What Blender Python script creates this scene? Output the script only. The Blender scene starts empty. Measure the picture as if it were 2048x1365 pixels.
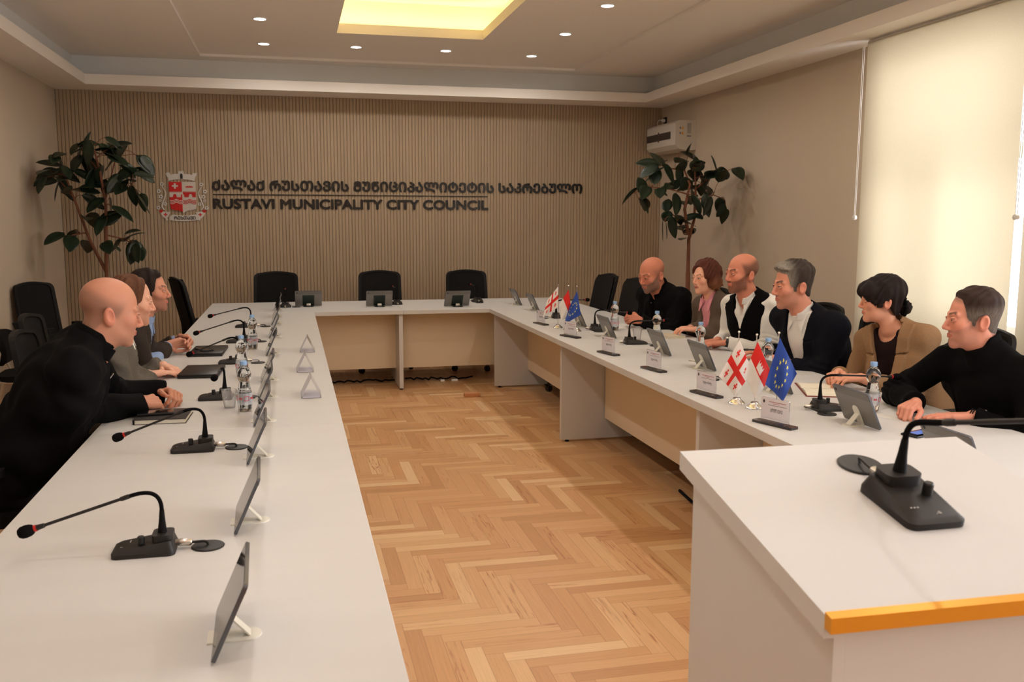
import bpy, bmesh, math, random
import numpy as np
from mathutils import Vector, Matrix
PI = math.pi
random.seed(11)
SC = bpy.context.scene
COL = SC.collection

# ------------------------------------------------------------------ camera, world, lights, exposure
SC.view_settings.view_transform = 'Standard'
SC.view_settings.look = 'None'
SC.view_settings.gamma = 1.0
SC.view_settings.use_curve_mapping = False
SC.view_settings.exposure = 0.40
SC.cycles.max_bounces = 8
SC.cycles.diffuse_bounces = 4
SC.cycles.glossy_bounces = 4
SC.cycles.transmission_bounces = 8
SC.cycles.transparent_max_bounces = 8
SC.cycles.caustics_reflective = False
SC.cycles.caustics_refractive = False
SC.cycles.sample_clamp_indirect = 3.0

CAMH = 1.58
yaw, pit, rol = .2326, -.1302, .0021
fw = Vector((math.sin(yaw) * math.cos(pit), math.cos(yaw) * math.cos(pit), math.sin(pit)))
rt = Vector((math.cos(yaw), -math.sin(yaw), 0))
up = rt.cross(fw)
r2 = rt * math.cos(rol) + up * math.sin(rol)
u2 = up * math.cos(rol) - rt * math.sin(rol)
cd = bpy.data.cameras.new('camera')
cam = bpy.data.objects.new('camera', cd)
COL.objects.link(cam)
cam.matrix_world = Matrix(((r2.x, u2.x, -fw.x, 0), (r2.y, u2.y, -fw.y, 0), (r2.z, u2.z, -fw.z, CAMH), (0, 0, 0, 1)))
cd.sensor_width = 36.0
cd.lens = 36.0 * 1857.0 / 2048.0
cd.clip_start = 0.05
cd.clip_end = 100
cd.dof.use_dof = True
cd.dof.focus_distance = 5.0
cd.dof.aperture_fstop = 9.0
SC.camera = cam

world = bpy.data.worlds.new('daylight')
SC.world = world
world.use_nodes = True
wn = world.node_tree
wn.nodes['Background'].inputs['Color'].default_value = (0.80, 0.88, 1.0, 1)
wn.nodes['Background'].inputs['Strength'].default_value = 3.0


def area(name, loc, rot, sx, sy, power, color, spread=180):
    l = bpy.data.lights.new(name, 'AREA')
    l.shape = 'RECTANGLE'
    l.size, l.size_y = sx, sy
    l.energy = power
    l.color = color
    l.spread = math.radians(spread)
    o = bpy.data.objects.new(name, l)
    o.location = loc
    o.rotation_euler = rot
    COL.objects.link(o)
    return o


# daylight falling on the window side of the building (outside each window)
for yy, pw, zz, tilt in ((5.35, 118.0, 1.75, 97), (3.3, 118.0, 1.75, 97), (0.9, 340.0, 1.1, 116), (-1.5, 260.0, 1.1, 118)):
    area('window_daylight', (5.7, yy, zz), (0, math.radians(tilt), 0), 2.6, 1.7, pw, (1.0, 0.985, 0.985))
SUNLIGHT = None

# ------------------------------------------------------------------ materials
def mat(name, col, rough=.5, metal=0.0, spec=.5, noise=None, bump=None, trans=0, ior=1.45, alpha=1, sheen=0, coat=0,
        emit=None, vcol=False, subs=0):
    m = bpy.data.materials.new(name)
    m.use_nodes = True
    nt = m.node_tree
    b = nt.nodes['Principled BSDF']
    b.inputs['Base Color'].default_value = (*col, 1)
    b.inputs['Roughness'].default_value = rough
    b.inputs['Metallic'].default_value = metal
    b.inputs['Specular IOR Level'].default_value = spec
    b.inputs['IOR'].default_value = ior
    b.inputs['Transmission Weight'].default_value = trans
    b.inputs['Alpha'].default_value = alpha
    b.inputs['Sheen Weight'].default_value = sheen
    b.inputs['Coat Weight'].default_value = coat
    if subs:
        b.inputs['Subsurface Weight'].default_value = subs
        b.inputs['Subsurface Radius'].default_value = (.012, .004, .002)
        b.inputs['Subsurface Scale'].default_value = 1.0
    if emit:
        b.inputs['Emission Color'].default_value = (*emit[0], 1)
        b.inputs['Emission Strength'].default_value = emit[1]
    tc = nt.nodes.new('ShaderNodeTexCoord')
    src = None
    if vcol:
        a = nt.nodes.new('ShaderNodeAttribute')
        a.attribute_name = 'Col'
        src = a.outputs['Color']
        nt.links.new(src, b.inputs['Base Color'])
    if noise:  # (scale xyz, amount)
        sc3, amt = noise
        mp = nt.nodes.new('ShaderNodeMapping')
        mp.inputs['Scale'].default_value = sc3
        nt.links.new(tc.outputs['Object'], mp.inputs['Vector'])
        n = nt.nodes.new('ShaderNodeTexNoise')
        n.inputs['Scale'].default_value = 1
        n.inputs['Detail'].default_value = 3
        nt.links.new(mp.outputs['Vector'], n.inputs['Vector'])
        mr = nt.nodes.new('ShaderNodeMapRange')
        mr.inputs['From Min'].default_value = .3
        mr.inputs['From Max'].default_value = .7
        mr.inputs['To Min'].default_value = 1 - amt
        mr.inputs['To Max'].default_value = 1 + amt
        nt.links.new(n.outputs['Fac'], mr.inputs['Value'])
        mx = nt.nodes.new('ShaderNodeMix')
        mx.data_type = 'RGBA'
        mx.blend_type = 'MULTIPLY'
        mx.inputs['Factor'].default_value = 1
        if src:
            nt.links.new(src, mx.inputs[6])
        else:
            mx.inputs[6].default_value = (*col, 1)
        nt.links.new(mr.outputs['Result'], mx.inputs[7])
        nt.links.new(mx.outputs[2], b.inputs['Base Color'])
    if bump:  # (scale xyz, strength, distance)
        mp = nt.nodes.new('ShaderNodeMapping')
        mp.inputs['Scale'].default_value = bump[0]
        nt.links.new(tc.outputs['Object'], mp.inputs['Vector'])
        n = nt.nodes.new('ShaderNodeTexNoise')
        n.inputs['Scale'].default_value = 1
        n.inputs['Detail'].default_value = 2
        nt.links.new(mp.outputs['Vector'], n.inputs['Vector'])
        bp = nt.nodes.new('ShaderNodeBump')
        bp.inputs['Strength'].default_value = bump[1]
        bp.inputs['Distance'].default_value = bump[2]
        nt.links.new(n.outputs['Fac'], bp.inputs['Height'])
        nt.links.new(bp.outputs['Normal'], b.inputs['Normal'])
    return m


def srgb(r, g, b):
    f = lambda c: ((c / 255 + .055) / 1.055) ** 2.4 if c > 10 else c / 255 / 12.92
    return (f(r), f(g), f(b))


# ------------------------------------------------------------------ objects
def link(name, me, parent=None):
    o = bpy.data.objects.new(name, me)
    COL.objects.link(o)
    if parent is not None:
        o.parent = parent
    return o


def tag(o, label=None, cat=None, group=None, kind=None):
    if label:
        o['label'] = label
    if cat:
        o['category'] = cat
    if group:
        o['group'] = group
    if kind:
        o['kind'] = kind
    return o


def thing(name, label, cat, loc=(0, 0, 0), rz=0.0, group=None):
    o = bpy.data.objects.new(name, None)
    o.empty_display_size = .1
    COL.objects.link(o)
    o.location = loc
    o.rotation_euler = (0, 0, rz)
    return tag(o, label, cat, group)


def dup(root, loc, rz=0.0, label=None, group=None, rot=None):
    r = root.copy()
    COL.objects.link(r)
    r.location = loc
    r.rotation_euler = rot if rot else (0, 0, rz)
    if label:
        r['label'] = label
    if group:
        r['group'] = group
    for ch in list(root.children):
        c = ch.copy()
        COL.objects.link(c)
        c.parent = r
        for g in list(ch.children):
            d = g.copy()
            COL.objects.link(d)
            d.parent = c
    return r


class MB:
    """collects shapes; build() links them as one mesh object"""

    def __init__(s):
        s.v, s.f, s.m = [], [], []
        s.mi = 0

    def add(s, vs, fs, M=None):
        n = len(s.v)
        if M is not None:
            vs = [M @ Vector(v) for v in vs]
        s.v += [tuple(v) for v in vs]
        s.f += [tuple(i + n for i in f) for f in fs]
        s.m += [s.mi] * len(fs)
        return s

    def box(s, lo, hi, bev=0.0, M=None, seg=2):
        x0, y0, z0 = lo
        x1, y1, z1 = hi
        if bev <= 0:
            vs = [(x0, y0, z0), (x1, y0, z0), (x1, y1, z0), (x0, y1, z0), (x0, y0, z1), (x1, y0, z1), (x1, y1, z1), (x0, y1, z1)]
            return s.add(vs, [(0, 3, 2, 1), (4, 5, 6, 7), (0, 1, 5, 4), (1, 2, 6, 5), (2, 3, 7, 6), (3, 0, 4, 7)], M)
        bm = bmesh.new()
        bmesh.ops.create_cube(bm, size=1)
        for v in bm.verts:
            v.co = Vector(((x0 + x1) / 2 + v.co.x * (x1 - x0), (y0 + y1) / 2 + v.co.y * (y1 - y0), (z0 + z1) / 2 + v.co.z * (z1 - z0)))
        bev = min(bev, .49 * min(x1 - x0, y1 - y0, z1 - z0))
        bmesh.ops.bevel(bm, geom=bm.edges[:] + bm.verts[:], offset=bev, segments=seg, profile=.5, affect='EDGES')
        return s.bm(bm, M)

    def bm(s, bm, M=None):
        bm.verts.ensure_lookup_table()
        for i, v in enumerate(bm.verts):
            v.index = i
        s.add([v.co.copy() for v in bm.verts], [[v.index for v in f.verts] for f in bm.faces], M)
        bm.free()
        return s

    def tube(s, pts, r, n=10, caps=True, M=None, up=None):
        pts = [Vector(p) for p in pts]
        rs = r if isinstance(r, (list, tuple)) else [r] * len(pts)
        vs, fs = [], []
        nrm = None
        for i, p in enumerate(pts):
            t = (pts[min(i + 1, len(pts) - 1)] - pts[max(i - 1, 0)]).normalized()
            if nrm is None:
                a = Vector((0, 0, 1)) if abs(t.z) < .9 else Vector((1, 0, 0))
                nrm = (a - t * a.dot(t)).normalized()
            else:
                nrm = (nrm - t * nrm.dot(t)).normalized()
            b = t.cross(nrm)
            for k in range(n):
                an = 2 * PI * k / n
                vs.append(p + (nrm * math.cos(an) + b * math.sin(an)) * rs[i])
        for i in range(len(pts) - 1):
            for k in range(n):
                k2 = (k + 1) % n
                fs.append((i * n + k, i * n + k2, (i + 1) * n + k2, (i + 1) * n + k))
        if caps:
            fs.append(tuple(range(n))[::-1])
            fs.append(tuple((len(pts) - 1) * n + k for k in range(n)))
        return s.add(vs, fs, M)

    def lathe(s, prof, n=24, M=None, sx=1, sy=1):
        vs, fs = [], []
        for r, z in prof:
            for k in range(n):
                a = 2 * PI * k / n
                vs.append((r * math.cos(a) * sx, r * math.sin(a) * sy, z))
        for i in range(len(prof) - 1):
            for k in range(n):
                k2 = (k + 1) % n
                fs.append((i * n + k, i * n + k2, (i + 1) * n + k2, (i + 1) * n + k))
        fs.append(tuple(range(n))[::-1])
        fs.append(tuple((len(prof) - 1) * n + k for k in range(n)))
        return s.add(vs, fs, M)

    def prism(s, outline, z0, z1, M=None):
        n = len(outline)
        vs = [(x, y, z0) for x, y in outline] + [(x, y, z1) for x, y in outline]
        fs = [tuple(range(n))[::-1], tuple(range(n, 2 * n))]
        for k in range(n):
            k2 = (k + 1) % n
            fs.append((k, k2, n + k2, n + k))
        return s.add(vs, fs, M)

    def build(s, name, mats, parent=None, smooth=35, loc=None):
        me = bpy.data.meshes.new(name)
        me.from_pydata(s.v, [], s.f)
        if not isinstance(mats, (list, tuple)):
            mats = [mats]
        for m in mats:
            me.materials.append(m)
        if len(mats) > 1:
            me.polygons.foreach_set('material_index', s.m)
        if smooth:
            me.polygons.foreach_set('use_smooth', [True] * len(me.polygons))
            me.set_sharp_from_angle(angle=math.radians(smooth))
        me.update()
        o = link(name, me, parent)
        if loc:
            o.location = loc
        return o


def rrect(w, h, r, n=5):
    out = []
    for cx, cy, a0 in ((w / 2 - r, h / 2 - r, 0), (-w / 2 + r, h / 2 - r, 90), (-w / 2 + r, -h / 2 + r, 180), (w / 2 - r, -h / 2 + r, 270)):
        for i in range(n + 1):
            a = math.radians(a0 + 90 * i / n)
            out.append((cx + r * math.cos(a), cy + r * math.sin(a)))
    return out


def T(x=0, y=0, z=0, rx=0, ry=0, rz=0):
    return Matrix.Translation((x, y, z)) @ Matrix.Rotation(rz, 4, 'Z') @ Matrix.Rotation(ry, 4, 'Y') @ Matrix.Rotation(rx, 4, 'X')


def text_mesh(body, size, extrude=.002, offset=0.0, align='LEFT', shear=0):
    cu = bpy.data.curves.new('txt', 'FONT')
    cu.body = body
    cu.size = size
    cu.extrude = extrude
    cu.offset = offset
    cu.shear = shear
    cu.align_x = align
    cu.resolution_u = 4
    ob = bpy.data.objects.new('txt', cu)
    COL.objects.link(ob)
    dg = bpy.context.evaluated_depsgraph_get()
    me = bpy.data.meshes.new_from_object(ob.evaluated_get(dg))
    bpy.data.objects.remove(ob)
    bpy.data.curves.remove(cu)
    return me


def add_text(mb, body, width=None, height=None, M=None, bold=0.0, extrude=.002, x=0, y=0):
    """adds lettering scaled to width/height with its lower-left corner at (x, y) of its own plane"""
    me = text_mesh(body, 1.0, 0, 0.0)
    vs = [v.co.copy() for v in me.vertices]
    if not vs:
        return
    x0, x1 = min(v.x for v in vs), max(v.x for v in vs)
    y0, y1 = min(v.y for v in vs), max(v.y for v in vs)
    sx = width / (x1 - x0) if width else height / (y1 - y0)
    sy = height / (y1 - y0) if height else sx
    bm = bmesh.new()
    bm.from_mesh(me)
    for v in bm.verts:
        v.co = Vector((x + (v.co.x - x0) * sx, y + (v.co.y - y0) * sy, 0))
    r = bmesh.ops.extrude_face_region(bm, geom=bm.faces[:])
    for g in r['geom']:
        if isinstance(g, bmesh.types.BMVert):
            g.co.z += extrude
    M = M if M is not None else Matrix()
    offs = [(0, 0)] if not bold else [(bold * math.cos(k * PI / 4), bold * math.sin(k * PI / 4)) for k in range(8)]
    for k, (ox, oy) in enumerate(offs):     # heavier strokes: the outline swept round a small circle
        c = bm.copy()
        mb.bm(c, M @ Matrix.Translation((ox, oy, -k * 1e-5)))
    bm.free()
    bpy.data.meshes.remove(me)


# ------------------------------------------------------------------ implicit surfaces (bodies, clothes, hair)
def sdc(P, a, b, r1, r2=None):
    a = np.asarray(a, float); b = np.asarray(b, float)
    r2 = r1 if r2 is None else r2
    ab = b - a
    h = np.clip(((P - a) @ ab) / max(ab @ ab, 1e-12), 0, 1)
    return np.linalg.norm(P - a - h[:, None] * ab, axis=1) - (r1 + (r2 - r1) * h)


def sde(P, c, r, R=None):
    q = P - np.asarray(c, float)
    if R is not None:
        q = q @ R
    r = np.asarray(r, float)
    k0 = np.linalg.norm(q / r, axis=1)
    k1 = np.linalg.norm(q / (r * r), axis=1)
    return k0 * (k0 - 1) / np.maximum(k1, 1e-9)


def smin(a, b, k):
    h = np.maximum(k - np.abs(a - b), 0) / k
    return np.minimum(a, b) - h * h * k * .25


def smax(a, b, k):
    return -smin(-a, -b, k)


def ss(x, a, b):
    t = np.clip((x - a) / (b - a), 0, 1)
    return t * t * (3 - 2 * t)


def surf(fn, lo, hi, h, B=8):
    lo = np.asarray(lo, float); hi = np.asarray(hi, float)
    nb = np.ceil((hi - lo) / (h * B)).astype(int)
    n = nb * B
    D = np.full(n, 1.0, np.float32)
    ii = np.stack(np.meshgrid(*[np.arange(k) for k in nb], indexing='ij'), -1).reshape(-1, 3)
    ctr = lo + (ii * B + (B - 1) / 2) * h
    d = fn(ctr)
    act = np.abs(d) < B * h * 1.15
    for q in ii[(d < 0) & ~act]:
        D[q[0] * B:(q[0] + 1) * B, q[1] * B:(q[1] + 1) * B, q[2] * B:(q[2] + 1) * B] = -1
    off = np.stack(np.meshgrid(*[np.arange(B)] * 3, indexing='ij'), -1).reshape(-1, 3)
    A = ii[act]
    for s0 in range(0, len(A), 400):
        q = A[s0:s0 + 400]
        idx = (q[:, None, :] * B + off[None]).reshape(-1, 3)
        D[idx[:, 0], idx[:, 1], idx[:, 2]] = fn(lo + idx * h)
    S = D < 0
    c = np.zeros(n - 1, np.int8)
    corners = [(i, j, k) for i in (0, 1) for j in (0, 1) for k in (0, 1)]
    for (i, j, k) in corners:
        c += S[i:n[0] - 1 + i, j:n[1] - 1 + j, k:n[2] - 1 + k]
    cells = np.argwhere((c > 0) & (c < 8))
    if len(cells) == 0:
        return np.zeros((0, 3)), np.zeros((0, 4), int)
    vals = {cn: D[cells[:, 0] + cn[0], cells[:, 1] + cn[1], cells[:, 2] + cn[2]].astype(float) for cn in corners}
    acc = np.zeros((len(cells), 3)); cnt = np.zeros(len(cells))
    for a in corners:
        for ax in range(3):
            if a[ax] == 0:
                b = list(a); b[ax] = 1; b = tuple(b)
                va, vb = vals[a], vals[b]
                m = (va < 0) != (vb < 0)
                t = np.where(m, va / np.where(m, va - vb, 1), 0)
                p = np.tile(np.array(a, float), (len(cells), 1))
                p[:, ax] += t
                acc[m] += p[m]; cnt[m] += 1
    V = lo + (cells + acc / cnt[:, None]) * h
    I = np.full(n - 1, -1, np.int32)
    I[cells[:, 0], cells[:, 1], cells[:, 2]] = np.arange(len(cells))
    F = []
    for ax in range(3):
        o1, o2 = [(1, 2), (2, 0), (0, 1)][ax]
        sl = [slice(1, m - 1) for m in n]; sl[ax] = slice(0, n[ax] - 1)
        s2 = list(sl); s2[ax] = slice(1, n[ax])
        e = np.argwhere(S[tuple(sl)] != S[tuple(s2)])
        e += [s.start for s in sl]
        inside = S[e[:, 0], e[:, 1], e[:, 2]]
        q = []
        for da, db in ((0, 0), (1, 0), (1, 1), (0, 1)):
            w = e.copy(); w[:, o1] -= 1 - da; w[:, o2] -= 1 - db
            q.append(I[w[:, 0], w[:, 1], w[:, 2]])
        q = np.stack(q, 1)
        q[~inside] = q[~inside][:, ::-1]
        F.append(q)
    F = np.concatenate(F)
    F = F[(F >= 0).all(1)]
    return V, F


def mesh_np(name, V, F, mats, parent=None, col=None, loc=None):
    me = bpy.data.meshes.new(name)
    me.vertices.add(len(V)); me.vertices.foreach_set('co', np.asarray(V, np.float32).ravel())
    me.loops.add(F.size); me.loops.foreach_set('vertex_index', F.astype(np.int32).ravel())
    me.polygons.add(len(F))
    me.polygons.foreach_set('loop_start', np.arange(len(F), dtype=np.int32) * F.shape[1])
    me.polygons.foreach_set('use_smooth', np.ones(len(F), bool))
    for m in (mats if isinstance(mats, (list, tuple)) else [mats]):
        me.materials.append(m)
    if col is not None:
        a = me.attributes.new('Col', 'FLOAT_COLOR', 'POINT')
        a.data.foreach_set('color', np.concatenate([col, np.ones((len(col), 1))], 1).astype(np.float32).ravel())
    me.update(calc_edges=True)
    me.validate()
    o = link(name, me, parent)
    if loc is not None:
        o.location = loc
    return o

# ------------------------------------------------------------------ the room
XL, XR, YB, YF = -2.32, 4.34, 10.6, -3.6
ZS, ZL, ZC, ZR = 2.9, 3.0, 3.2, 3.225      # soffit, lip top, ceiling, raised field

M_wall = mat('wall_paint', srgb(200, 184, 164), .75, spec=.25, noise=((1.1, 1.1, .7), .035), bump=((60, 60, 60), .15, .002))
M_slat = mat('slat_panel', srgb(174, 153, 128), .6, spec=.3, noise=((9, 9, .6), .04))
M_slatgap = mat('slat_groove', srgb(150, 130, 108), .8)
M_ceil = mat('ceiling_paint', srgb(250, 243, 234), .85, spec=.2)
M_cove = mat('cove_paint', srgb(232, 232, 230), .85, spec=.2)
M_white = mat('white_laminate', srgb(211, 209, 207), .42, spec=.4, noise=((1.2, 14, 3), .012))
M_cream = mat('cream_panel', srgb(236, 218, 190), .5, spec=.35)
M_winframe = mat('window_frame_white', srgb(240, 240, 238), .4)
M_black = mat('black_plastic', srgb(22, 21, 21), .42)
M_blackm = mat('black_matte', srgb(17, 16, 17), .8, spec=.2)
M_dkgrey = mat('dark_grey_plastic', srgb(52, 50, 50), .5)
M_chrome = mat('chrome', (.8, .8, .8), .12, metal=1)
M_steel = mat('brushed_steel', (.62, .58, .52), .3, metal=1)

# floor: herringbone parquet, each plank its own tone and grain
def floor_mesh():
    W, L, n = .0665, .4655, 7
    vs, fs, cols, uvs = [], [], [], []
    rnd = random.Random(5)
    x0, x1, y0, y1 = XL - .02, XR + .02, YF - .02, YB + .02
    def plank(ax, ay, w, l, horiz):
        bx, by = (ax + (l if horiz else w)), (ay + (w if horiz else l))
        cx0, cx1, cy0, cy1 = max(ax, x0), min(bx, x1), max(ay, y0), min(by, y1)
        if cx1 - cx0 < 1e-4 or cy1 - cy0 < 1e-4:
            return
        i = len(vs)
        vs.extend([(cx0, cy0, 0), (cx1, cy0, 0), (cx1, cy1, 0), (cx0, cy1, 0)])
        fs.append((i, i + 1, i + 2, i + 3))
        cols.append((rnd.random(), rnd.random(), rnd.random()))
        for (px, py) in ((cx0, cy0), (cx1, cy0), (cx1, cy1), (cx0, cy1)):
            u, v = ((px - ax) / l, (py - ay) / w) if horiz else ((py - ay) / l, (px - ax) / w)
            uvs.append((u, v))
    # herringbone: rows step one plank width right and one towards the viewer
    X0, Y0 = .715, 4.085
    for m in range(-12, 13):
        for k in range(-260, 260):
            hx, hy = X0 + (k + 2 * n * m) * W, Y0 - (k + 1) * W
            if x0 - L < hx < x1 and y0 - L < hy < y1:
                plank(hx, hy, W, L, True)
            vx, vy = X0 + k * W, Y0 - (k - 2 * n + 1 + 2 * n * m) * W - L
            if x0 - L < vx < x1 and y0 - L < vy < y1:
                plank(vx, vy, W, L, False)
    me = bpy.data.meshes.new('floor')
    me.from_pydata(vs, [], fs)
    a = me.attributes.new('Rnd', 'FLOAT_COLOR', 'FACE')
    a.data.foreach_set('color', np.array([(*c, 1) for c in cols], np.float32).ravel())
    uv = me.uv_layers.new(name='UVMap')
    uv.data.foreach_set('uv', np.array(uvs, np.float32).ravel())
    return me


def floor_mat():
    m = bpy.data.materials.new('beech_parquet')
    m.use_nodes = True
    nt = m.node_tree
    N, Lk = nt.nodes, nt.links
    b = N['Principled BSDF']
    b.inputs['Roughness'].default_value = .38
    b.inputs['Specular IOR Level'].default_value = .4
    at = N.new('ShaderNodeAttribute'); at.attribute_name = 'Rnd'
    sep = N.new('ShaderNodeSeparateColor'); Lk.new(at.outputs['Color'], sep.inputs['Color'])
    uv = N.new('ShaderNodeUVMap')
    # base tone per plank
    cr = N.new('ShaderNodeValToRGB')
    els = cr.color_ramp.elements
    els[0].position = 0; els[0].color = (*srgb(196, 146, 100), 1)
    els[1].position = 1; els[1].color = (*srgb(232, 196, 150), 1)
    for p, c in ((.2, (208, 158, 110)), (.55, (214, 167, 120)), (.85, (220, 176, 128))):
        e = els.new(p); e.color = (*srgb(*c), 1)
    Lk.new(sep.outputs['Red'], cr.inputs['Fac'])
    # grain: stretched noise, offset per plank
    comb = N.new('ShaderNodeCombineXYZ')
    sx = N.new('ShaderNodeSeparateXYZ'); Lk.new(uv.outputs['UV'], sx.inputs[0])
    def mul(a, v):
        q = N.new('ShaderNodeMath'); q.operation = 'MULTIPLY'; Lk.new(a, q.inputs[0]); q.inputs[1].default_value = v; return q.outputs[0]
    Lk.new(mul(sx.outputs['X'], .8), comb.inputs[0])
    Lk.new(mul(sx.outputs['Y'], 2.2), comb.inputs[1])
    Lk.new(mul(sep.outputs['Green'], 60), comb.inputs[2])
    n1 = N.new('ShaderNodeTexNoise'); n1.inputs['Scale'].default_value = 1.4; n1.inputs['Detail'].default_value = 4
    n1.inputs['Distortion'].default_value = .25
    Lk.new(comb.outputs[0], n1.inputs['Vector'])
    # dark heart streaks: narrow bands of the noise
    st = N.new('ShaderNodeValToRGB')
    e = st.color_ramp.elements
    e[0].position = .0; e[0].color = (0, 0, 0, 1)
    e[1].position = 1; e[1].color = (0, 0, 0, 1)
    for p, v in ((.565, 0), (.60, 1), (.635, 0)):
        q = e.new(p); q.color = (v, v, v, 1)
    Lk.new(n1.outputs['Fac'], st.inputs['Fac'])
    amt = N.new('ShaderNodeMath'); amt.operation = 'MULTIPLY'
    Lk.new(st.outputs['Color'], amt.inputs[0])
    thr = N.new('ShaderNodeMapRange'); thr.inputs['From Min'].default_value = .5; thr.inputs['From Max'].default_value = 1
    Lk.new(sep.outputs['Blue'], thr.inputs['Value'])
    Lk.new(thr.outputs[0], amt.inputs[1])
    mx = N.new('ShaderNodeMix'); mx.data_type = 'RGBA'
    Lk.new(amt.outputs[0], mx.inputs['Factor'])
    Lk.new(cr.outputs['Color'], mx.inputs[6]); mx.inputs[7].default_value = (*srgb(168, 100, 64), 1)
    # fine grain
    c2 = N.new('ShaderNodeCombineXYZ')
    Lk.new(mul(sx.outputs['X'], 2.5), c2.inputs[0]); Lk.new(mul(sx.outputs['Y'], 14), c2.inputs[1]); Lk.new(mul(sep.outputs['Green'], 90), c2.inputs[2])
    n2 = N.new('ShaderNodeTexNoise'); n2.inputs['Scale'].default_value = 1; n2.inputs['Detail'].default_value = 3
    Lk.new(c2.outputs[0], n2.inputs['Vector'])
    mr = N.new('ShaderNodeMapRange'); mr.inputs['From Min'].default_value = .3; mr.inputs['From Max'].default_value = .7
    mr.inputs['To Min'].default_value = .92; mr.inputs['To Max'].default_value = 1.05
    Lk.new(n2.outputs['Fac'], mr.inputs['Value'])
    m2 = N.new('ShaderNodeMix'); m2.data_type = 'RGBA'; m2.blend_type = 'MULTIPLY'; m2.inputs['Factor'].default_value = 1
    Lk.new(mx.outputs[2], m2.inputs[6]); Lk.new(mr.outputs[0], m2.inputs[7])
    # joint lines at the plank edges
    def edge(o, w):
        a = N.new('ShaderNodeMath'); a.operation = 'SUBTRACT'; Lk.new(o, a.inputs[0]); a.inputs[1].default_value = .5
        c = N.new('ShaderNodeMath'); c.operation = 'ABSOLUTE'; Lk.new(a.outputs[0], c.inputs[0])
        g = N.new('ShaderNodeMath'); g.operation = 'GREATER_THAN'; Lk.new(c.outputs[0], g.inputs[0]); g.inputs[1].default_value = .5 - w
        return g.outputs[0]
    mxm = N.new('ShaderNodeMath'); mxm.operation = 'MAXIMUM'
    Lk.new(edge(sx.outputs['X'], .0022), mxm.inputs[0]); Lk.new(edge(sx.outputs['Y'], .014), mxm.inputs[1])
    m3 = N.new('ShaderNodeMix'); m3.data_type = 'RGBA'
    sc = N.new('ShaderNodeMath'); sc.operation = 'MULTIPLY'; Lk.new(mxm.outputs[0], sc.inputs[0]); sc.inputs[1].default_value = .55
    Lk.new(sc.outputs[0], m3.inputs['Factor'])
    Lk.new(m2.outputs[2], m3.inputs[6]); m3.inputs[7].default_value = (*srgb(140, 84, 50), 1)
    Lk.new(m3.outputs[2], b.inputs['Base Color'])
    return m


fl = floor_mesh()
fl.materials.append(floor_mat())
tag(link('floor', fl), kind='structure')
mb = MB(); mb.box((XL - .3, YF - .3, -.2), (XR + .3, YB + .3, -.003))
tag(mb.build('floor_base', M_wall), kind='structure').name = 'floor_slab'

# back wall: vertical fluted slats
mb = MB()
N_S = 185
pitch_s = (XR - XL) / N_S
for k in range(N_S):
    a = XL + k * pitch_s
    mb.mi = 0
    g = pitch_s * .15
    r = .004
    xs = [(a + g / 2, YB + .008), (a + g / 2, YB + r), (a + g / 2 + r, YB), (a + pitch_s - g / 2 - r, YB), (a + pitch_s - g / 2, YB + r), (a + pitch_s - g / 2, YB + .008)]
    i = len(mb.v)
    for x, y in xs:
        mb.v += [(x, y, 0), (x, y, ZS + .02)]
    for q in range(5):
        mb.f.append((i + 2 * q, i + 2 * q + 2, i + 2 * q + 3, i + 2 * q + 1)); mb.m.append(0)
    mb.mi = 1
    i = len(mb.v)
    b_ = a + pitch_s - g / 2
    mb.v += [(b_, YB + .008, 0), (b_ + g, YB + .008, 0), (b_ + g, YB + .008, ZS + .02), (b_, YB + .008, ZS + .02)]
    mb.f.append((i, i + 1, i + 2, i + 3)); mb.m.append(1)
mb.mi = 0
mb.box((XL - .3, YB + .013, -.1), (XR + .3, YB + .3, 3.8))
tag(mb.build('wall_back', [M_slat, M_slatgap], smooth=None), kind='structure')
mb = MB(); mb.box((XL - .3, YF, -.1), (XL, YB + .013, 3.8)); tag(mb.build('wall_left', M_wall), kind='structure')
mb = MB(); mb.box((XL - .3, YF - .3, -.1), (XR + .3, YF, 3.8)); tag(mb.build('wall_front', M_wall), kind='structure')

# right wall with window openings
WINS = [(4.62, 6.14), (2.45, 3.97), (.2, 1.72), (-2.1, -.6)]
WZ0, WZ1 = .85, 2.74
mb = MB()
TH = .32
edges = [YF] + [v for w in sorted(WINS) for v in w] + [YB + .013]
for k in range(0, len(edges), 2):
    mb.box((XR, edges[k], -.1), (XR + TH, edges[k + 1], 3.8))
for a, b in WINS:
    mb.box((XR, a, -.1), (XR + TH, b, WZ0))
    mb.box((XR, a, WZ1), (XR + TH, b, 3.8))
tag(mb.build('wall_right', M_wall), kind='structure')

M_glass = bpy.data.materials.new('window_glass')
M_glass.use_nodes = True
nt = M_glass.node_tree
nt.nodes.remove(nt.nodes['Principled BSDF'])
tr = nt.nodes.new('ShaderNodeBsdfTransparent'); gl = nt.nodes.new('ShaderNodeBsdfGlossy'); gl.inputs['Roughness'].default_value = .02
ms = nt.nodes.new('ShaderNodeMixShader'); ms.inputs[0].default_value = .06
nt.links.new(tr.outputs[0], ms.inputs[1]); nt.links.new(gl.outputs[0], ms.inputs[2])
nt.links.new(ms.outputs[0], nt.nodes['Material Output'].inputs[0])

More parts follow.
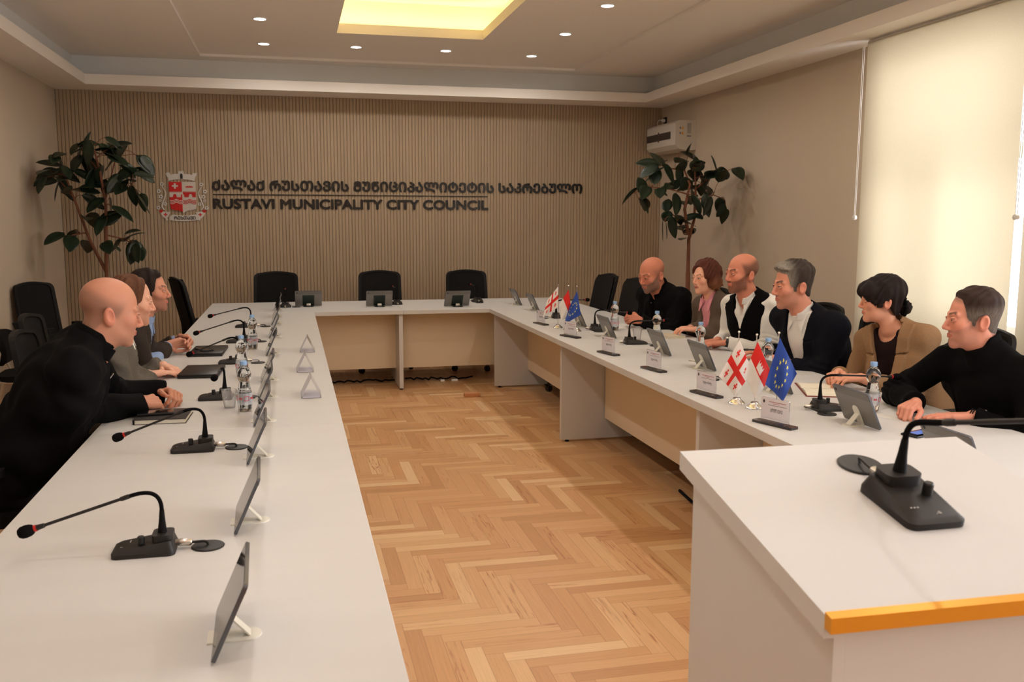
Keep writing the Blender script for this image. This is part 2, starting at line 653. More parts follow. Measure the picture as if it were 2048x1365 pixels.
for i, (a, b) in enumerate(WINS):
    w = tag(thing('window_%d' % (i + 1), None, None), kind='structure')
    mb = MB()
    X0, X1 = XR + .13, XR + .19
    t = .055
    mb.box((X0, a, WZ0), (X1, b, WZ0 + t)); mb.box((X0, a, WZ1 - t), (X1, b, WZ1))
    mb.box((X0, a, WZ0 + t), (X1, a + t, WZ1 - t)); mb.box((X0, b - t, WZ0 + t), (X1, b, WZ1 - t))
    zt = 2.02
    mb.box((X0, a + t, zt - .05), (X1, b - t, zt + .05))
    ym = a + (b - a) * .62
    mb.box((X0, ym - .05, WZ0 + t), (X1, ym + .05, zt - .05))
    mb.build('window_frame', M_winframe, w)
    mb = MB(); mb.box((X0 + .025, a + t, WZ0 + t), (X0 + .031, b - t, WZ1 - t)); mb.build('pane', M_glass, w)
    mb = MB(); mb.box((XR - .0, a, WZ0 - .03), (XR + .13, b, WZ0)); mb.build('window_sill', M_winframe, w)

# soffit and ceiling
SL, SR, SB = .385, .385, .46      # soffit widths left, right, back
GL, GB = .235, .29
mb = MB()
def ring(mb, z0, z1, dl, db):
    mb.box((XL, YF, z0), (XL + dl, YB, z1))
    mb.box((XR - dl, YF, z0), (XR, YB, z1))
    mb.box((XL + dl, YB - db, z0), (XR - dl, YB, z1))
    mb.box((XL + dl, YF, z0), (XR - dl, YF + db, z1))
ring(mb, ZS, ZL, SL, SB)
tag(mb.build('trim_1', M_ceil, smooth=None), kind='structure')
mb = MB(); ring(mb, ZL, ZC, GL, GB)
tag(mb.build('trim_2', M_cove, smooth=None), kind='structure')
RX0, RX1, RY0, RY1 = -.835, 3.09, -2.6, 10.06
HX0, HX1, HY0, HY1 = .447, 1.775, 2.2, 8.68
mb = MB()
def frame(mb, o, i, z0, z1):
    ox0, oy0, ox1, oy1 = o; ix0, iy0, ix1, iy1 = i
    mb.box((ox0, oy0, z0), (ix0, oy1, z1)); mb.box((ix1, oy0, z0), (ox1, oy1, z1))
    mb.box((ix0, oy0, z0), (ix1, iy0, z1)); mb.box((ix0, iy1, z0), (ix1, oy1, z1))
frame(mb, (XL, YF, XR, YB), (RX0, RY0, RX1, RY1), ZC, ZR)
frame(mb, (XL, YF, XR, YB), (HX0, HY0, HX1, HY1), ZR, ZR + .085)
CA = .22
frame(mb, (XL, YF, XR, YB), (HX0 - CA, HY0 - CA, HX1 + CA, HY1 + CA), ZR + .085, 3.56)
mb.box((XL, YF, 3.56), (XR, YB, 3.7))
tag(mb.build('ceiling', M_ceil, smooth=None), kind='structure')
YEL = (1.0, .76, .24)
zc = ZR + .085 + .012
area('cove_strip', ((HX0 + HX1) / 2, HY1 + CA * .55, zc), (PI, 0, 0), HX1 - HX0 + .2, .03, 3.2, YEL)
area('cove_strip', ((HX0 + HX1) / 2, HY0 - CA * .55, zc), (PI, 0, 0), HX1 - HX0 + .2, .03, 3.2, YEL)
area('cove_strip', (HX0 - CA * .55, (HY0 + HY1) / 2, zc), (PI, 0, 0), .03, HY1 - HY0 + .2, 13, YEL)
area('cove_strip', (HX1 + CA * .55, (HY0 + HY1) / 2, zc), (PI, 0, 0), .03, HY1 - HY0 + .2, 13, YEL)

# downlights
M_lamp = mat('downlight_lens', (1, 1, 1), .5, emit=((1, .93, .84), 14.0))
DL = [(-.2, 9.35), (.66, 9.31), (1.53, 9.30), (2.42, 9.38)]
DL += [(x, 9.36 - 1.14 * k) for k in range(1, 8) for x in (-.2, 2.43)]
proto = None
for i, (x, y) in enumerate(DL):
    if proto is None:
        proto = thing('downlight', 'x', 'ceiling light', (x, y, ZR))
        mb = MB(); mb.lathe([(.058, 0), (.058, -.006), (.050, -.008), (.048, -.001)], 28); mb.build('bezel', M_winframe, proto)
        mb = MB(); mb.lathe([(.047, 0), (.047, -.004)], 28); mb.build('lens', M_lamp, proto)
        d = proto
    else:
        d = dup(proto, (x, y, ZR))
    names = {0: 'at the far left corner of the raised field', 1: 'second from the left in the row nearest the slatted wall',
             2: 'third from the left in the row nearest the slatted wall', 3: 'at the far right corner of the raised field'}
    if i in names:
        d['label'] = 'lit round ceiling downlight ' + names[i]
    else:
        k = (i - 4) // 2 + 1
        side = 'left' if i % 2 == 0 else 'right'
        if (i - 4) // 2 < (1 if side == 'left' else 2):
            d['label'] = 'lit round ceiling downlight, %s in the %s row seen from the far wall' % (['second', 'third'][k - 1], side)
        else:
            d['label'] = 'lit round ceiling downlight above and outside the top of the photo, %s row' % side
    d['group'] = 'round downlights in the ceiling'
    l = bpy.data.lights.new('downlight_beam', 'SPOT')
    l.energy = 13.5; l.color = (1.0, .93, .87); l.spot_size = math.radians(172); l.spot_blend = .45; l.shadow_soft_size = .05
    lo = bpy.data.objects.new('downlight_beam', l); COL.objects.link(lo); lo.location = (x, y, ZR - .02)

# ------------------------------------------------------------------ tables
TZ, TT = .75, .038      # top height and thickness


def table_unit(name, x0, y0, x1, y1, label, axis, inner, fins, group):
    """axis 'y': unit runs along y; inner = +1/-1 side (x) that faces the middle; fins: ends that carry a side panel"""
    t = thing(name, label, 'table', ((x0 + x1) / 2, (y0 + y1) / 2, 0), 0, group)
    ox, oy = (x0 + x1) / 2, (y0 + y1) / 2
    g = .0008
    mb = MB(); mb.box((x0 + g - ox, y0 + g - oy, TZ - TT), (x1 - g - ox, y1 - g - oy, TZ), .0016, seg=1)
    mb.build('tabletop', M_white, t)
    zb = .015
    if axis == 'y':
        xp = (x1 - .375) if inner > 0 else (x0 + .375)
        mb = MB(); mb.box((xp - .009 - ox, y0 + .02 - oy, .165), (xp + .009 - ox, y1 - .02 - oy, TZ - TT)); mb.build('modesty_panel', M_cream, t)
        for f in fins:
            yy = (y0 + .001 if f < 0 else y1 - .037)
            a, b = (x0 + .30, x1 - .045) if inner > 0 else (x0 + .045, x1 - .30)
            mb = MB(); mb.box((a - ox, yy - oy, zb), (b - ox, yy + .036 - oy, TZ - TT), .001, seg=1); mb.build('side_panel', M_white, t)
            for xx in (a + .05, b - .05):
                mb = MB(); mb.lathe([(.016, 0), (.018, .004), (.012, .006), (.012, zb)], 14, T(xx - ox, yy + .018 - oy)); mb.build('foot', M_black, t)
    else:
        yp = y0 + .16 if inner < 0 else y1 - .16
        yp = y0 + .33
        mb = MB(); mb.box((x0 + .02 - ox, yp - .009 - oy, .165), (x1 - .02 - ox, yp + .009 - oy, TZ - TT)); mb.build('modesty_panel', M_cream, t)
        for f in fins:
            xx = (x0 + .001 if f < 0 else x1 - .037)
            mb = MB(); mb.box((xx - ox, y0 + .03 - oy, zb), (xx + .036 - ox, y1 - .3 - oy, TZ - TT), .001, seg=1); mb.build('side_panel', M_white, t)
            for yy in (y0 + .07, y1 - .36):
                mb = MB(); mb.lathe([(.016, 0), (.018, .004), (.012, .006), (.012, zb)], 14, T(xx + .018 - ox, yy - oy)); mb.build('foot', M_black, t)
    return t


LX0, LX1, RXa, RXb = -.775, .187, 1.795, 2.785
YB0, YB1 = 8.50, 9.60
G = 'white units of the U-shaped council table'
table_unit('conference_table', LX0, 1.44, LX1, 3.787, 'white table unit in the left foreground, nearest the camera', 'y', 1, (1,), G)
table_unit('conference_table', LX0, 3.787, LX1, 6.14, 'white table unit with the bald man and the three-sided name holders, left row', 'y', 1, (1,), G)
table_unit('conference_table', LX0, 6.14, LX1, YB0, 'white table unit at the far end of the left row, joined to the far table', 'y', 1, (), G)
table_unit('conference_table', LX0, YB0, .985, YB1, 'left half of the white table along the slatted wall', 'x', -1, (1,), G)
table_unit('conference_table', .985, YB0, RXb, YB1, 'right half of the white table along the slatted wall', 'x', -1, (), G)
table_unit('conference_table', RXa, 6.24, RXb, YB0, 'white table unit at the far end of the right row, with the small flags set', 'y', -1, (1, -1), G)
table_unit('conference_table', RXa, 3.95, RXb, 6.24, 'white table unit in the middle of the right row', 'y', -1, (-1,), G)
table_unit('conference_table', RXa, 1.66, RXb, 3.95, 'white table unit of the right row half hidden behind the lectern', 'y', -1, (-1,), G)

# ------------------------------------------------------------------ lectern (slanted top)
t = thing('lectern', 'white lectern with a slanted top and a gold ledge, standing at the right in front', 'lectern', (.975, 1.30, 0), math.radians(-1.2))
M_gold = mat('gold_anodised', srgb(226, 160, 52), .32, metal=.55)
M_band = mat('beige_edge_band', srgb(214, 178, 146), .5)
M_lect = mat('lectern_laminate', srgb(211, 209, 207), .4, spec=.4, noise=((3, 12, 5), .01))
W2, D2 = .291, .254
zf, zn = 1.155, 1.058          # far and near height of the top surface
th = .034
def slab(mb, xa, xb, ya, yb, dz0, dz1):
    f = lambda y: zn + (zf - zn) * (y + D2) / (2 * D2)
    vs = [(x, y, f(y) + dz) for dz in (dz0, dz1) for (x, y) in ((xa, ya), (xb, ya), (xb, yb), (xa, yb))]
    mb.add(vs, [(0, 3, 2, 1), (4, 5, 6, 7), (0, 1, 5, 4), (1, 2, 6, 5), (2, 3, 7, 6), (3, 0, 4, 7)])
mb = MB(); slab(mb, -W2, W2, -D2, D2, -th, 0); mb.build('top_board', M_lect, t, smooth=None)
mb = MB(); slab(mb, -W2 + .012, W2 - .012, -D2 + .006, D2 - .012, -th - .004, -th); mb.build('edge_band', M_band, t, smooth=None)
mb = MB(); slab(mb, -W2, W2, -D2 - .016, -D2 - .0002, -.018, .004); mb.build('ledge', M_gold, t, smooth=None)
def side(mb, xa, xb, ya, yb, z0=.0):
    f = lambda y: zn + (zf - zn) * (y + D2) / (2 * D2) - th - .0045
    vs = [(xa, ya, z0), (xb, ya, z0), (xb, yb, z0), (xa, yb, z0), (xa, ya, f(ya)), (xb, ya, f(ya)), (xb, yb, f(yb)), (xa, yb, f(yb))]
    mb.add(vs, [(0, 3, 2, 1), (4, 5, 6, 7), (0, 1, 5, 4), (1, 2, 6, 5), (2, 3, 7, 6), (3, 0, 4, 7)])
for xa in (-W2 + .020, W2 - .038):
    mb = MB(); side(mb, xa, xa + .018, -D2 + .008, D2 - .02); mb.build('side_panel', M_lect, t, smooth=None)
mb = MB(); side(mb, -W2 + .0385, W2 - .0385, -D2 + .0085, -D2 + .026); mb.build('near_panel', M_lect, t, smooth=None)
mb = MB(); side(mb, -W2 + .0385, W2 - .0385, D2 - .038, D2 - .0205); mb.build('far_panel', M_lect, t, smooth=None)
LECT = t


def lect_point(lx, ly):
    a = math.radians(-1.2)
    z = zn + (zf - zn) * (ly + D2) / (2 * D2)
    return (.975 + lx * math.cos(a) - ly * math.sin(a), 1.30 + lx * math.sin(a) + ly * math.cos(a), z)

# ------------------------------------------------------------------ lettering and arms on the slatted wall
M_sign = mat('sign_black_gloss', srgb(24, 20, 19), .25, spec=.5)
yw = YB - .0005
MW = Matrix(((1, 0, 0, 0), (0, 0, 1, 0), (0, 1, 0, 0), (0, 0, 0, 1)))
def wallM(x, z, y=yw):
    # text plane (x, y) -> wall (x, z); thickness comes out towards the room
    return Matrix(((1, 0, 0, x), (0, 0, -1, y), (0, 1, 0, z), (0, 0, 0, 1)))


def add_words(name, body, width, height, x, z, bold):
    """one thing for the line of lettering, one part per word"""
    root = thing(name, None, None, (x, yw, z))
    full = MB(); add_text(full, body, width, height, Matrix(((1, 0, 0, 0), (0, 0, -1, 0), (0, 1, 0, 0), (0, 0, 0, 1))), bold, .012)
    fx = [(min(full.v[i][0] for i in f), max(full.v[i][0] for i in f), f) for f in full.f]
    fx.sort(key=lambda q: q[0])
    nw = len(body.split())
    gaps, right = [], fx[0][1]
    for a, b, f in fx:
        if a > right:
            gaps.append((a - right, a))
        right = max(right, b)
    cuts = sorted(g[1] for g in sorted(gaps)[-(nw - 1):]) + [1e9]
    for k in range(nw):
        lo = cuts[k - 1] if k else -1e9
        mb = MB()
        for a, b, f in fx:
            if lo <= a < cuts[k]:
                i = len(mb.v)
                mb.v += [full.v[j] for j in f]; mb.f.append(tuple(range(i, i + len(f)))); mb.m.append(0)
        mb.build('word', M_sign, root, smooth=None)
    return root


cap = lambda q: ''.join(chr(ord(c) - 0x10D0 + 0x1C90) if 0x10D0 <= ord(c) <= 0x10FF else c for c in q)
geo = cap('ქალაქ რუსთავის მუნიციპალიტეტის საკრებულო')
tag(add_words('wall_lettering', geo, 4.155, .108, -.805, 1.889, .0062), 'large black Georgian lettering on the slatted wall, above the thin line', 'lettering', 'black lettering on the wall')
tag(add_words('wall_lettering', 'RUSTAVI MUNICIPALITY CITY COUNCIL', 3.02, .100, -.802, 1.693, .0060), 'black English lettering RUSTAVI MUNICIPALITY CITY COUNCIL under the thin line', 'lettering', 'black lettering on the wall')
mb = MB(); mb.box((-.805, yw - .010, 1.838), (2.217, yw, 1.847))
tag(mb.build('dividing_line', M_sign), 'thin black line between the Georgian and the English lettering', 'line')

E_R = mat('emblem_red', srgb(196, 28, 24), .4)
E_S = mat('emblem_silver', (.66, .63, .59), .35, metal=.3)
E_W = mat('emblem_white', srgb(206, 196, 186), .4)
E_K = mat('emblem_dark', srgb(58, 54, 54), .35, metal=.4)
em = thing('coat_of_arms', 'silver and red coat of arms with a castle crown on the slatted wall', 'emblem', (-1.12, YB, 1.82))
def eu(px, py):      # emblem drawing units -> metres about the centre
    return ((px - 610) / 1268 * .1 * 7.35 * .93, -(py - 700) / 1365 * .14 * 5.37 * .93 * 1.0)
def epoly(name, pts, m, dep, y=0.0, parent=None):
    o = [eu(*p) for p in pts]
    area_ = sum(o[i][0] * o[(i + 1) % len(o)][1] - o[(i + 1) % len(o)][0] * o[i][1] for i in range(len(o)))
    if area_ < 0:
        o = o[::-1]
    mb = MB(); mb.prism(o, 0, dep, Matrix(((1, 0, 0, 0), (0, 0, -1, -y), (0, 1, 0, 0), (0, 0, 0, 1))))
    return mb.build(name, m, parent or em, smooth=None)
sh = epoly('shield', [(362, 405), (870, 405), (872, 880), (860, 965), (790, 985), (700, 1000), (640, 1035), (628, 1050), (610, 1030), (545, 1000), (470, 990), (395, 965), (378, 880)], E_W, .012)
def sub(name, pts, m, d=.003):
    return epoly(name, pts, m, d, .0122, sh)
wavy = lambda x0, x1, y, ph=0: [(x0 + (x1 - x0) * i / 16, y + 16 * math.sin(2 * PI * i / 11 + ph)) for i in range(17)]
def band(x0, x1, y, th_):
    a = wavy(x0, x1, y); b = [(p, q + th_) for p, q in a][::-1]
    return a + b
sub('quarter', [(366, 407), (612, 407), (612, 600), (370, 600)], E_R)
castle = [(625, 640), (870, 640), (870, 718), (802, 718), (802, 690), (790, 662), (770, 650), (748, 660), (737, 690), (735, 718), (655, 718), (650, 670), (625, 655)]
sub('castle_wall', castle, E_R)
sub('battlement', [(625 + 12 * i + (0 if j % 2 else 0), 600 if False else y) for i, j, y in []] or [(625, 622), (870, 622), (870, 641), (625, 641)], E_R)
for k in range(11):
    sub('merlon', [(628 + 22.5 * k, 600), (640 + 22.5 * k, 600), (640 + 22.5 * k, 622), (628 + 22.5 * k, 622)], E_R)
    sub('merlon', [(372 + 22 * k, 600), (383 + 22 * k, 600), (383 + 22 * k, 620), (372 + 22 * k, 620)], E_R)
low = [(612, 655), (612, 1030), (545, 1000), (470, 990), (395, 965), (380, 880), (374, 720), (440, 718), (442, 690), (452, 662), (474, 652), (496, 662), (506, 690), (508, 720), (585, 720), (590, 670)]
sub('lower_field', low, E_R)
for q in (775, 805, 835):
    sub('wave', band(380, 612, q, 13), E_S, .0045)
    sub('wave', band(626, 872, q, 15), E_R)
cr = lambda cx, cy, s: [(cx + a * s, cy + b * s) for a, b in ((-.35, -1), (.35, -1), (.25, -.25), (1, -.35), (1, .35), (.25, .25), (.35, 1), (-.35, 1), (-.25, .25), (-1, .35), (-1, -.35), (-.25, -.25))]
sub('cross', cr(482, 490, 55), E_S, .0045)
sub('crown', [(685, 522), (668, 488), (700, 508), (712, 476), (735, 505), (750, 472), (765, 505), (788, 476), (800, 508), (830, 485), (815, 522)], E_R)
mc = [(366, 385), (362, 320), (335, 290), (318, 245), (312, 222), (330, 232), (340, 212), (352, 232), (366, 208), (378, 232), (395, 210), (398, 250), (420, 262), (430, 245), (446, 250), (460, 238), (474, 250), (490, 236), (504, 248), (520, 235), (534, 246), (552, 236),
      (556, 180), (572, 196), (586, 172), (604, 196), (624, 172), (640, 196), (656, 180), (660, 236), (676, 246), (692, 235), (706, 248), (722, 236), (738, 250), (752, 238), (768, 250), (784, 245), (800, 262), (822, 250), (826, 210), (842, 232), (856, 208), (870, 232), (884, 214), (904, 222), (898, 255), (880, 292), (862, 322), (860, 385), (740, 360), (612, 345), (490, 358)]
mcr = epoly('mural_crown', mc, E_S, .010)
epoly('gate', [(585, 340), (585, 262), (595, 240), (610, 233), (626, 240), (635, 262), (635, 340)], E_K, .003, .0102, mcr)
rib = [(365, 1130), (420, 1165), (520, 1195), (620, 1200), (740, 1190), (850, 1165), (900, 1140), (905, 1195), (860, 1215), (740, 1215), (620, 1222), (500, 1218), (400, 1200), (360, 1180)]
ribbon = epoly('ribbon', [(355, 1130), (400, 1090), (430, 1080), (545, 1100), (700, 1100), (860, 1075), (905, 1120), (900, 1190), (740, 1212), (620, 1222), (500, 1215), (400, 1200), (350, 1190)], E_S, .010)
mb = MB(); a = eu(445, 1185)
add_text(mb, cap('რუსთავი'), .215, .036, Matrix(((1, 0, 0, a[0]), (0, 0, -1, -.0102), (0, 1, 0, a[1]), (0, 0, 0, 1))), .0015, .003)
mb.build('ribbon_lettering', E_K, ribbon)
for s in (-1, 1):
    mx = lambda pts: [(610 + s * (p - 610), q) for p, q in pts]
    sc_ = epoly('scroll', mx([(848, 1030), (1045, 1010), (1020, 1070), (985, 1130), (940, 1165), (925, 1210), (900, 1200), (905, 1150), (870, 1080)]), E_S, .009)
    epoly('cross', mx(cr(938, 1080, 34)), E_R, .003, .0092, sc_)
    epoly('ribbon_knot', mx([(975, 990), (1010, 980), (1050, 992), (1048, 1025), (1015, 1048), (985, 1020)]), E_R, .011)
    # vine of blossoms beside the shield
    mb = MB()
    ME = Matrix(((1, 0, 0, 0), (0, 0, -1, 0), (0, 1, 0, 0), (0, 0, 0, 1)))
    pts = [(985, 500), (940, 575), (915, 640), (930, 700), (960, 780), (990, 860), (1000, 920), (960, 985)]
    p3 = []
    for p, q in pts:
        e_ = eu(610 + s * (p - 610), q); p3.append((e_[0], -.006, e_[1]))
    mb.tube(p3, [.004] * 3 + [.007] * 5, 8)
    mb.build('stem', E_S, em)
    for (p, q, r) in ((980, 452, 44), (1045, 600, 46), (1010, 710, 48), (935, 860, 42), (1065, 940, 44), (1030, 790, 30)):
        cx, cy = 610 + s * (p - 610), q
        pet = []
        for k in range(30):
            an = 2 * PI * k / 30
            rr = r * (.82 + .18 * math.cos(5 * an))
            pet.append((cx + rr * math.cos(an), cy + rr * math.sin(an)))
        b_ = epoly('blossom', pet, E_S, .009)
        dot = [(cx + r * .28 * math.cos(2 * PI * k / 10), cy + r * .28 * math.sin(2 * PI * k / 10)) for k in range(10)]
        epoly('blossom_centre', dot, E_K, .002, .0092, b_)

# ------------------------------------------------------------------ gooseneck microphones
M_red = mat('red_ring', srgb(190, 30, 26), .4)
M_foam = mat('foam_black', srgb(16, 15, 16), .95, spec=.1)
M_micb = mat('microphone_black', srgb(38, 35, 34), .48, spec=.35)
M_mark = mat('printed_marks', srgb(190, 188, 184), .5)


def bez(p0, p1, p2, p3, n):
    return [p0 * (1 - t) ** 3 + p1 * 3 * t * (1 - t) ** 2 + p2 * 3 * t * t * (1 - t) + p3 * t ** 3 for t in [i / n for i in range(n + 1)]]


def microphone(label, mw, head, disc=(-.150, 0), apex=.155, group='gooseneck microphones on the tables'):
    t = thing('gooseneck_microphone', label, 'microphone', group=group)
    t.matrix_world = mw
    # base: low wedge with a raised block at the rear
    mb = MB()
    bm = bmesh.new()
    ol = rrect(.150, .105, .016, 4)
    hgt = lambda x: .016 + .018 * max(0, min(1, (.075 - x) / .12))
    lo_ = [bm.verts.new((x, y, 0)) for x, y in ol]
    mid = [bm.verts.new((x, y, .011)) for x, y in ol]
    top = [bm.verts.new((x * .90, y * .80, hgt(x) )) for x, y in ol]
    n = len(ol)
    bm.faces.new(lo_[::-1]); bm.faces.new(top)
    for k in range(n):
        k2 = (k + 1) % n
        bm.faces.new((lo_[k], lo_[k2], mid[k2], mid[k])); bm.faces.new((mid[k], mid[k2], top[k2], top[k]))
    mb.bm(bm)
    base = mb.build('base', M_micb, t, smooth=30)
    mb = MB(); mb.prism([(x - .044, y) for x, y in rrect(.050, .066, .014, 4)], .028, .047); mb.build('neck_mount', M_micb, t, smooth=30)
    mb = MB(); mb.lathe([(.0085, .026), (.0085, .045), (.007, .047)], 16, T(.006, .022, 0)); mb.build('switch_button', M_black, t)
    mb = MB()
    add_text(mb, 'BONY', None, .0075, T(.050, .014, .0185, ry=math.radians(8.6), rz=-PI / 2), .0, .0004)
    for k in range(3):
        mb.box((.036, -.03 + k * .006, .0195), (.0385, -.027 + k * .006, .0212))
    mb.build('printed_marks', M_mark, base, smooth=None)
    # neck
    h = Vector(head)
    b0 = Vector((-.042, 0, .046))
    b1 = Vector((-.043, 0, .104))
    mb = MB(); mb.tube([b0, Vector((-.042, 0, .055)), Vector((-.0425, 0, .075)), b1], [.0115, .0105, .008, .0058], 14)
    mb.build('neck_sleeve', M_blackm, t)
    hv = (h - b1); hv.z = 0
    d = hv.normalized()
    a0 = b1
    ap = b1 + d * .040; ap.z = apex + .004
    e0 = b1 + d * .085
    ar = (h - Vector((ap.x, ap.y, apex))).normalized()
    e0 = Vector((ap.x, ap.y, apex)) + ar * .035
    pts = bez(a0, a0 + Vector((0, 0, .040)), e0 - ar * .055, e0, 12)
    mb = MB(); mb.tube(pts, .0052, 12); mb.build('gooseneck', M_foam, t)
    mb = MB(); end = h - ar * .040
    mb.tube([e0, e0 + ar * .004, e0 + ar * .022, e0 + ar * .024, end - ar * .02, end - ar * .018, end], [.0054, .0062, .0058, .0040, .0040, .0058, .0075], 12)
    mb.build('arm', M_micb, t)
    mb = MB(); mb.tube([end, end + ar * .006], .0085, 16); mb.build('light_ring', M_red, t)
    mb = MB(); s0 = end + ar * .006
    prof = [(.0, .0075), (.003, .0115), (.010, .0148), (.020, .0160), (.030, .0150), (.037, .0105), (.040, .003)]
    mb.tube([s0 + ar * a for a, _ in prof], [r for _, r in prof], 18); mb.build('windshield', M_foam, t)
    # connector, lead and cable grommet
    mb = MB(); mb.tube([(-.072, 0, .017), (-.080, 0, .017), (-.082, 0, .0165), (-.108, 0, .015), (-.112, 0, .015)], [.008, .0085, .0098, .0088, .006], 14)
    mb.build('connector', M_steel, t)
    dx, dy = disc
    mb = MB(); mb.lathe([(.040, 0), (.041, .0025), (.039, .0045), (.005, .0055)], 30, T(dx, dy, 0)); mb.build('cable_grommet', M_black, t)
    mb = MB(); mb.tube(bez(Vector((-.110, 0, .015)), Vector((-.135, 0, .014)), Vector((dx, dy, .02)) + Vector((-.02 if dy else 0, 0, 0)), Vector((dx, dy, .005)), 8), .0035 if not dy else .0022, 8)
    mb.build('lead', M_black, t)
    return t


def mflat(x, y, rz, z=TZ):
    return Matrix.Translation((x, y, z)) @ Matrix.Rotation(rz, 4, 'Z')


Lm = 'black gooseneck microphone on the left table, '
microphone(Lm + 'nearest the camera', mflat(-.378, 2.40, PI), (.285, 0, .068))
microphone(Lm + 'beside the notebook of the bald man', mflat(-.365, 3.46, PI), (.266, 0, .055))
microphone('black gooseneck microphone bent towards the camera, beside a bottle on the left table', mflat(-.362, 4.45, PI), (-.010, .185, .125), apex=.150)
microphone(Lm + 'between the two closed laptops', mflat(-.352, 5.55, PI), (.245, 0, .055), disc=(-.145, .02))
microphone(Lm + 'second from its far end', mflat(-.370, 6.50, PI), (.280, 0, .066))
microphone(Lm + 'at its far end', mflat(-.362, 7.42, PI), (.270, 0, .088))
Rm = 'black gooseneck microphone on the right table, '
microphone(Rm + 'behind the far set of flags', mflat(2.215, 7.55, 0), (.25, 0, .150))
microphone(Rm + 'in front of the bearded man in black', mflat(2.262, 6.65, -.05), (.245, 0, .125), disc=(-.04, -.11))
microphone(Rm + 'in front of the woman with auburn hair', mflat(2.240, 5.85, -.05), (.235, 0, .155), disc=(.10, -.13))
microphone(Rm + 'behind the near set of flags', mflat(2.270, 4.42, 0), (.27, 0, .145))
microphone(Rm + 'in front of the woman in the tan blazer', mflat(2.292, 3.60, -.12), (.325, 0, .140), disc=(-.055, -.10))
Bm = 'black gooseneck microphone on the far table, '
microphone(Bm + 'before the left empty chair', mflat(-.069, 9.06, PI / 2), (.16, 0, .165), disc=(-.045, -.10))
microphone(Bm + 'before the middle empty chair', mflat(.995, 9.14, PI / 2), (.14, .03, .175), disc=(-.05, .10))
microphone(Bm + 'before the right empty chair', mflat(1.822, 9.24, PI / 2), (.15, .05, .175), disc=(-.13, 0))
lp = lect_point(.014, .002)
microphone('large black gooseneck microphone on the slanted lectern top', Matrix.Translation(lp) @ Matrix.Rotation(math.atan((zf - zn) / (2 * D2)), 4, 'X') @ Matrix.Rotation(-PI / 2, 4, 'Z'), (.27, .035, .27), disc=(-.158, .008), apex=.150)

# ------------------------------------------------------------------ tablets on stands
M_tab = mat('tablet_back_grey', srgb(128, 124, 120), .38, metal=.35)
M_tabtop = mat('tablet_band_grey', srgb(112, 108, 105), .45)
M_tabedge = mat('tablet_edge', srgb(96, 98, 104), .3, metal=.6)
M_screen = mat('tablet_screen', srgb(10, 10, 12), .06, spec=.8)
M_stand = mat('stand_white', srgb(226, 222, 210), .4)
M_rib = mat('stand_ribbed_green_black', srgb(30, 42, 38), .5)
TILT = math.radians(24)
TW, THt, TTh = .250, .162, .0075
TP = {}


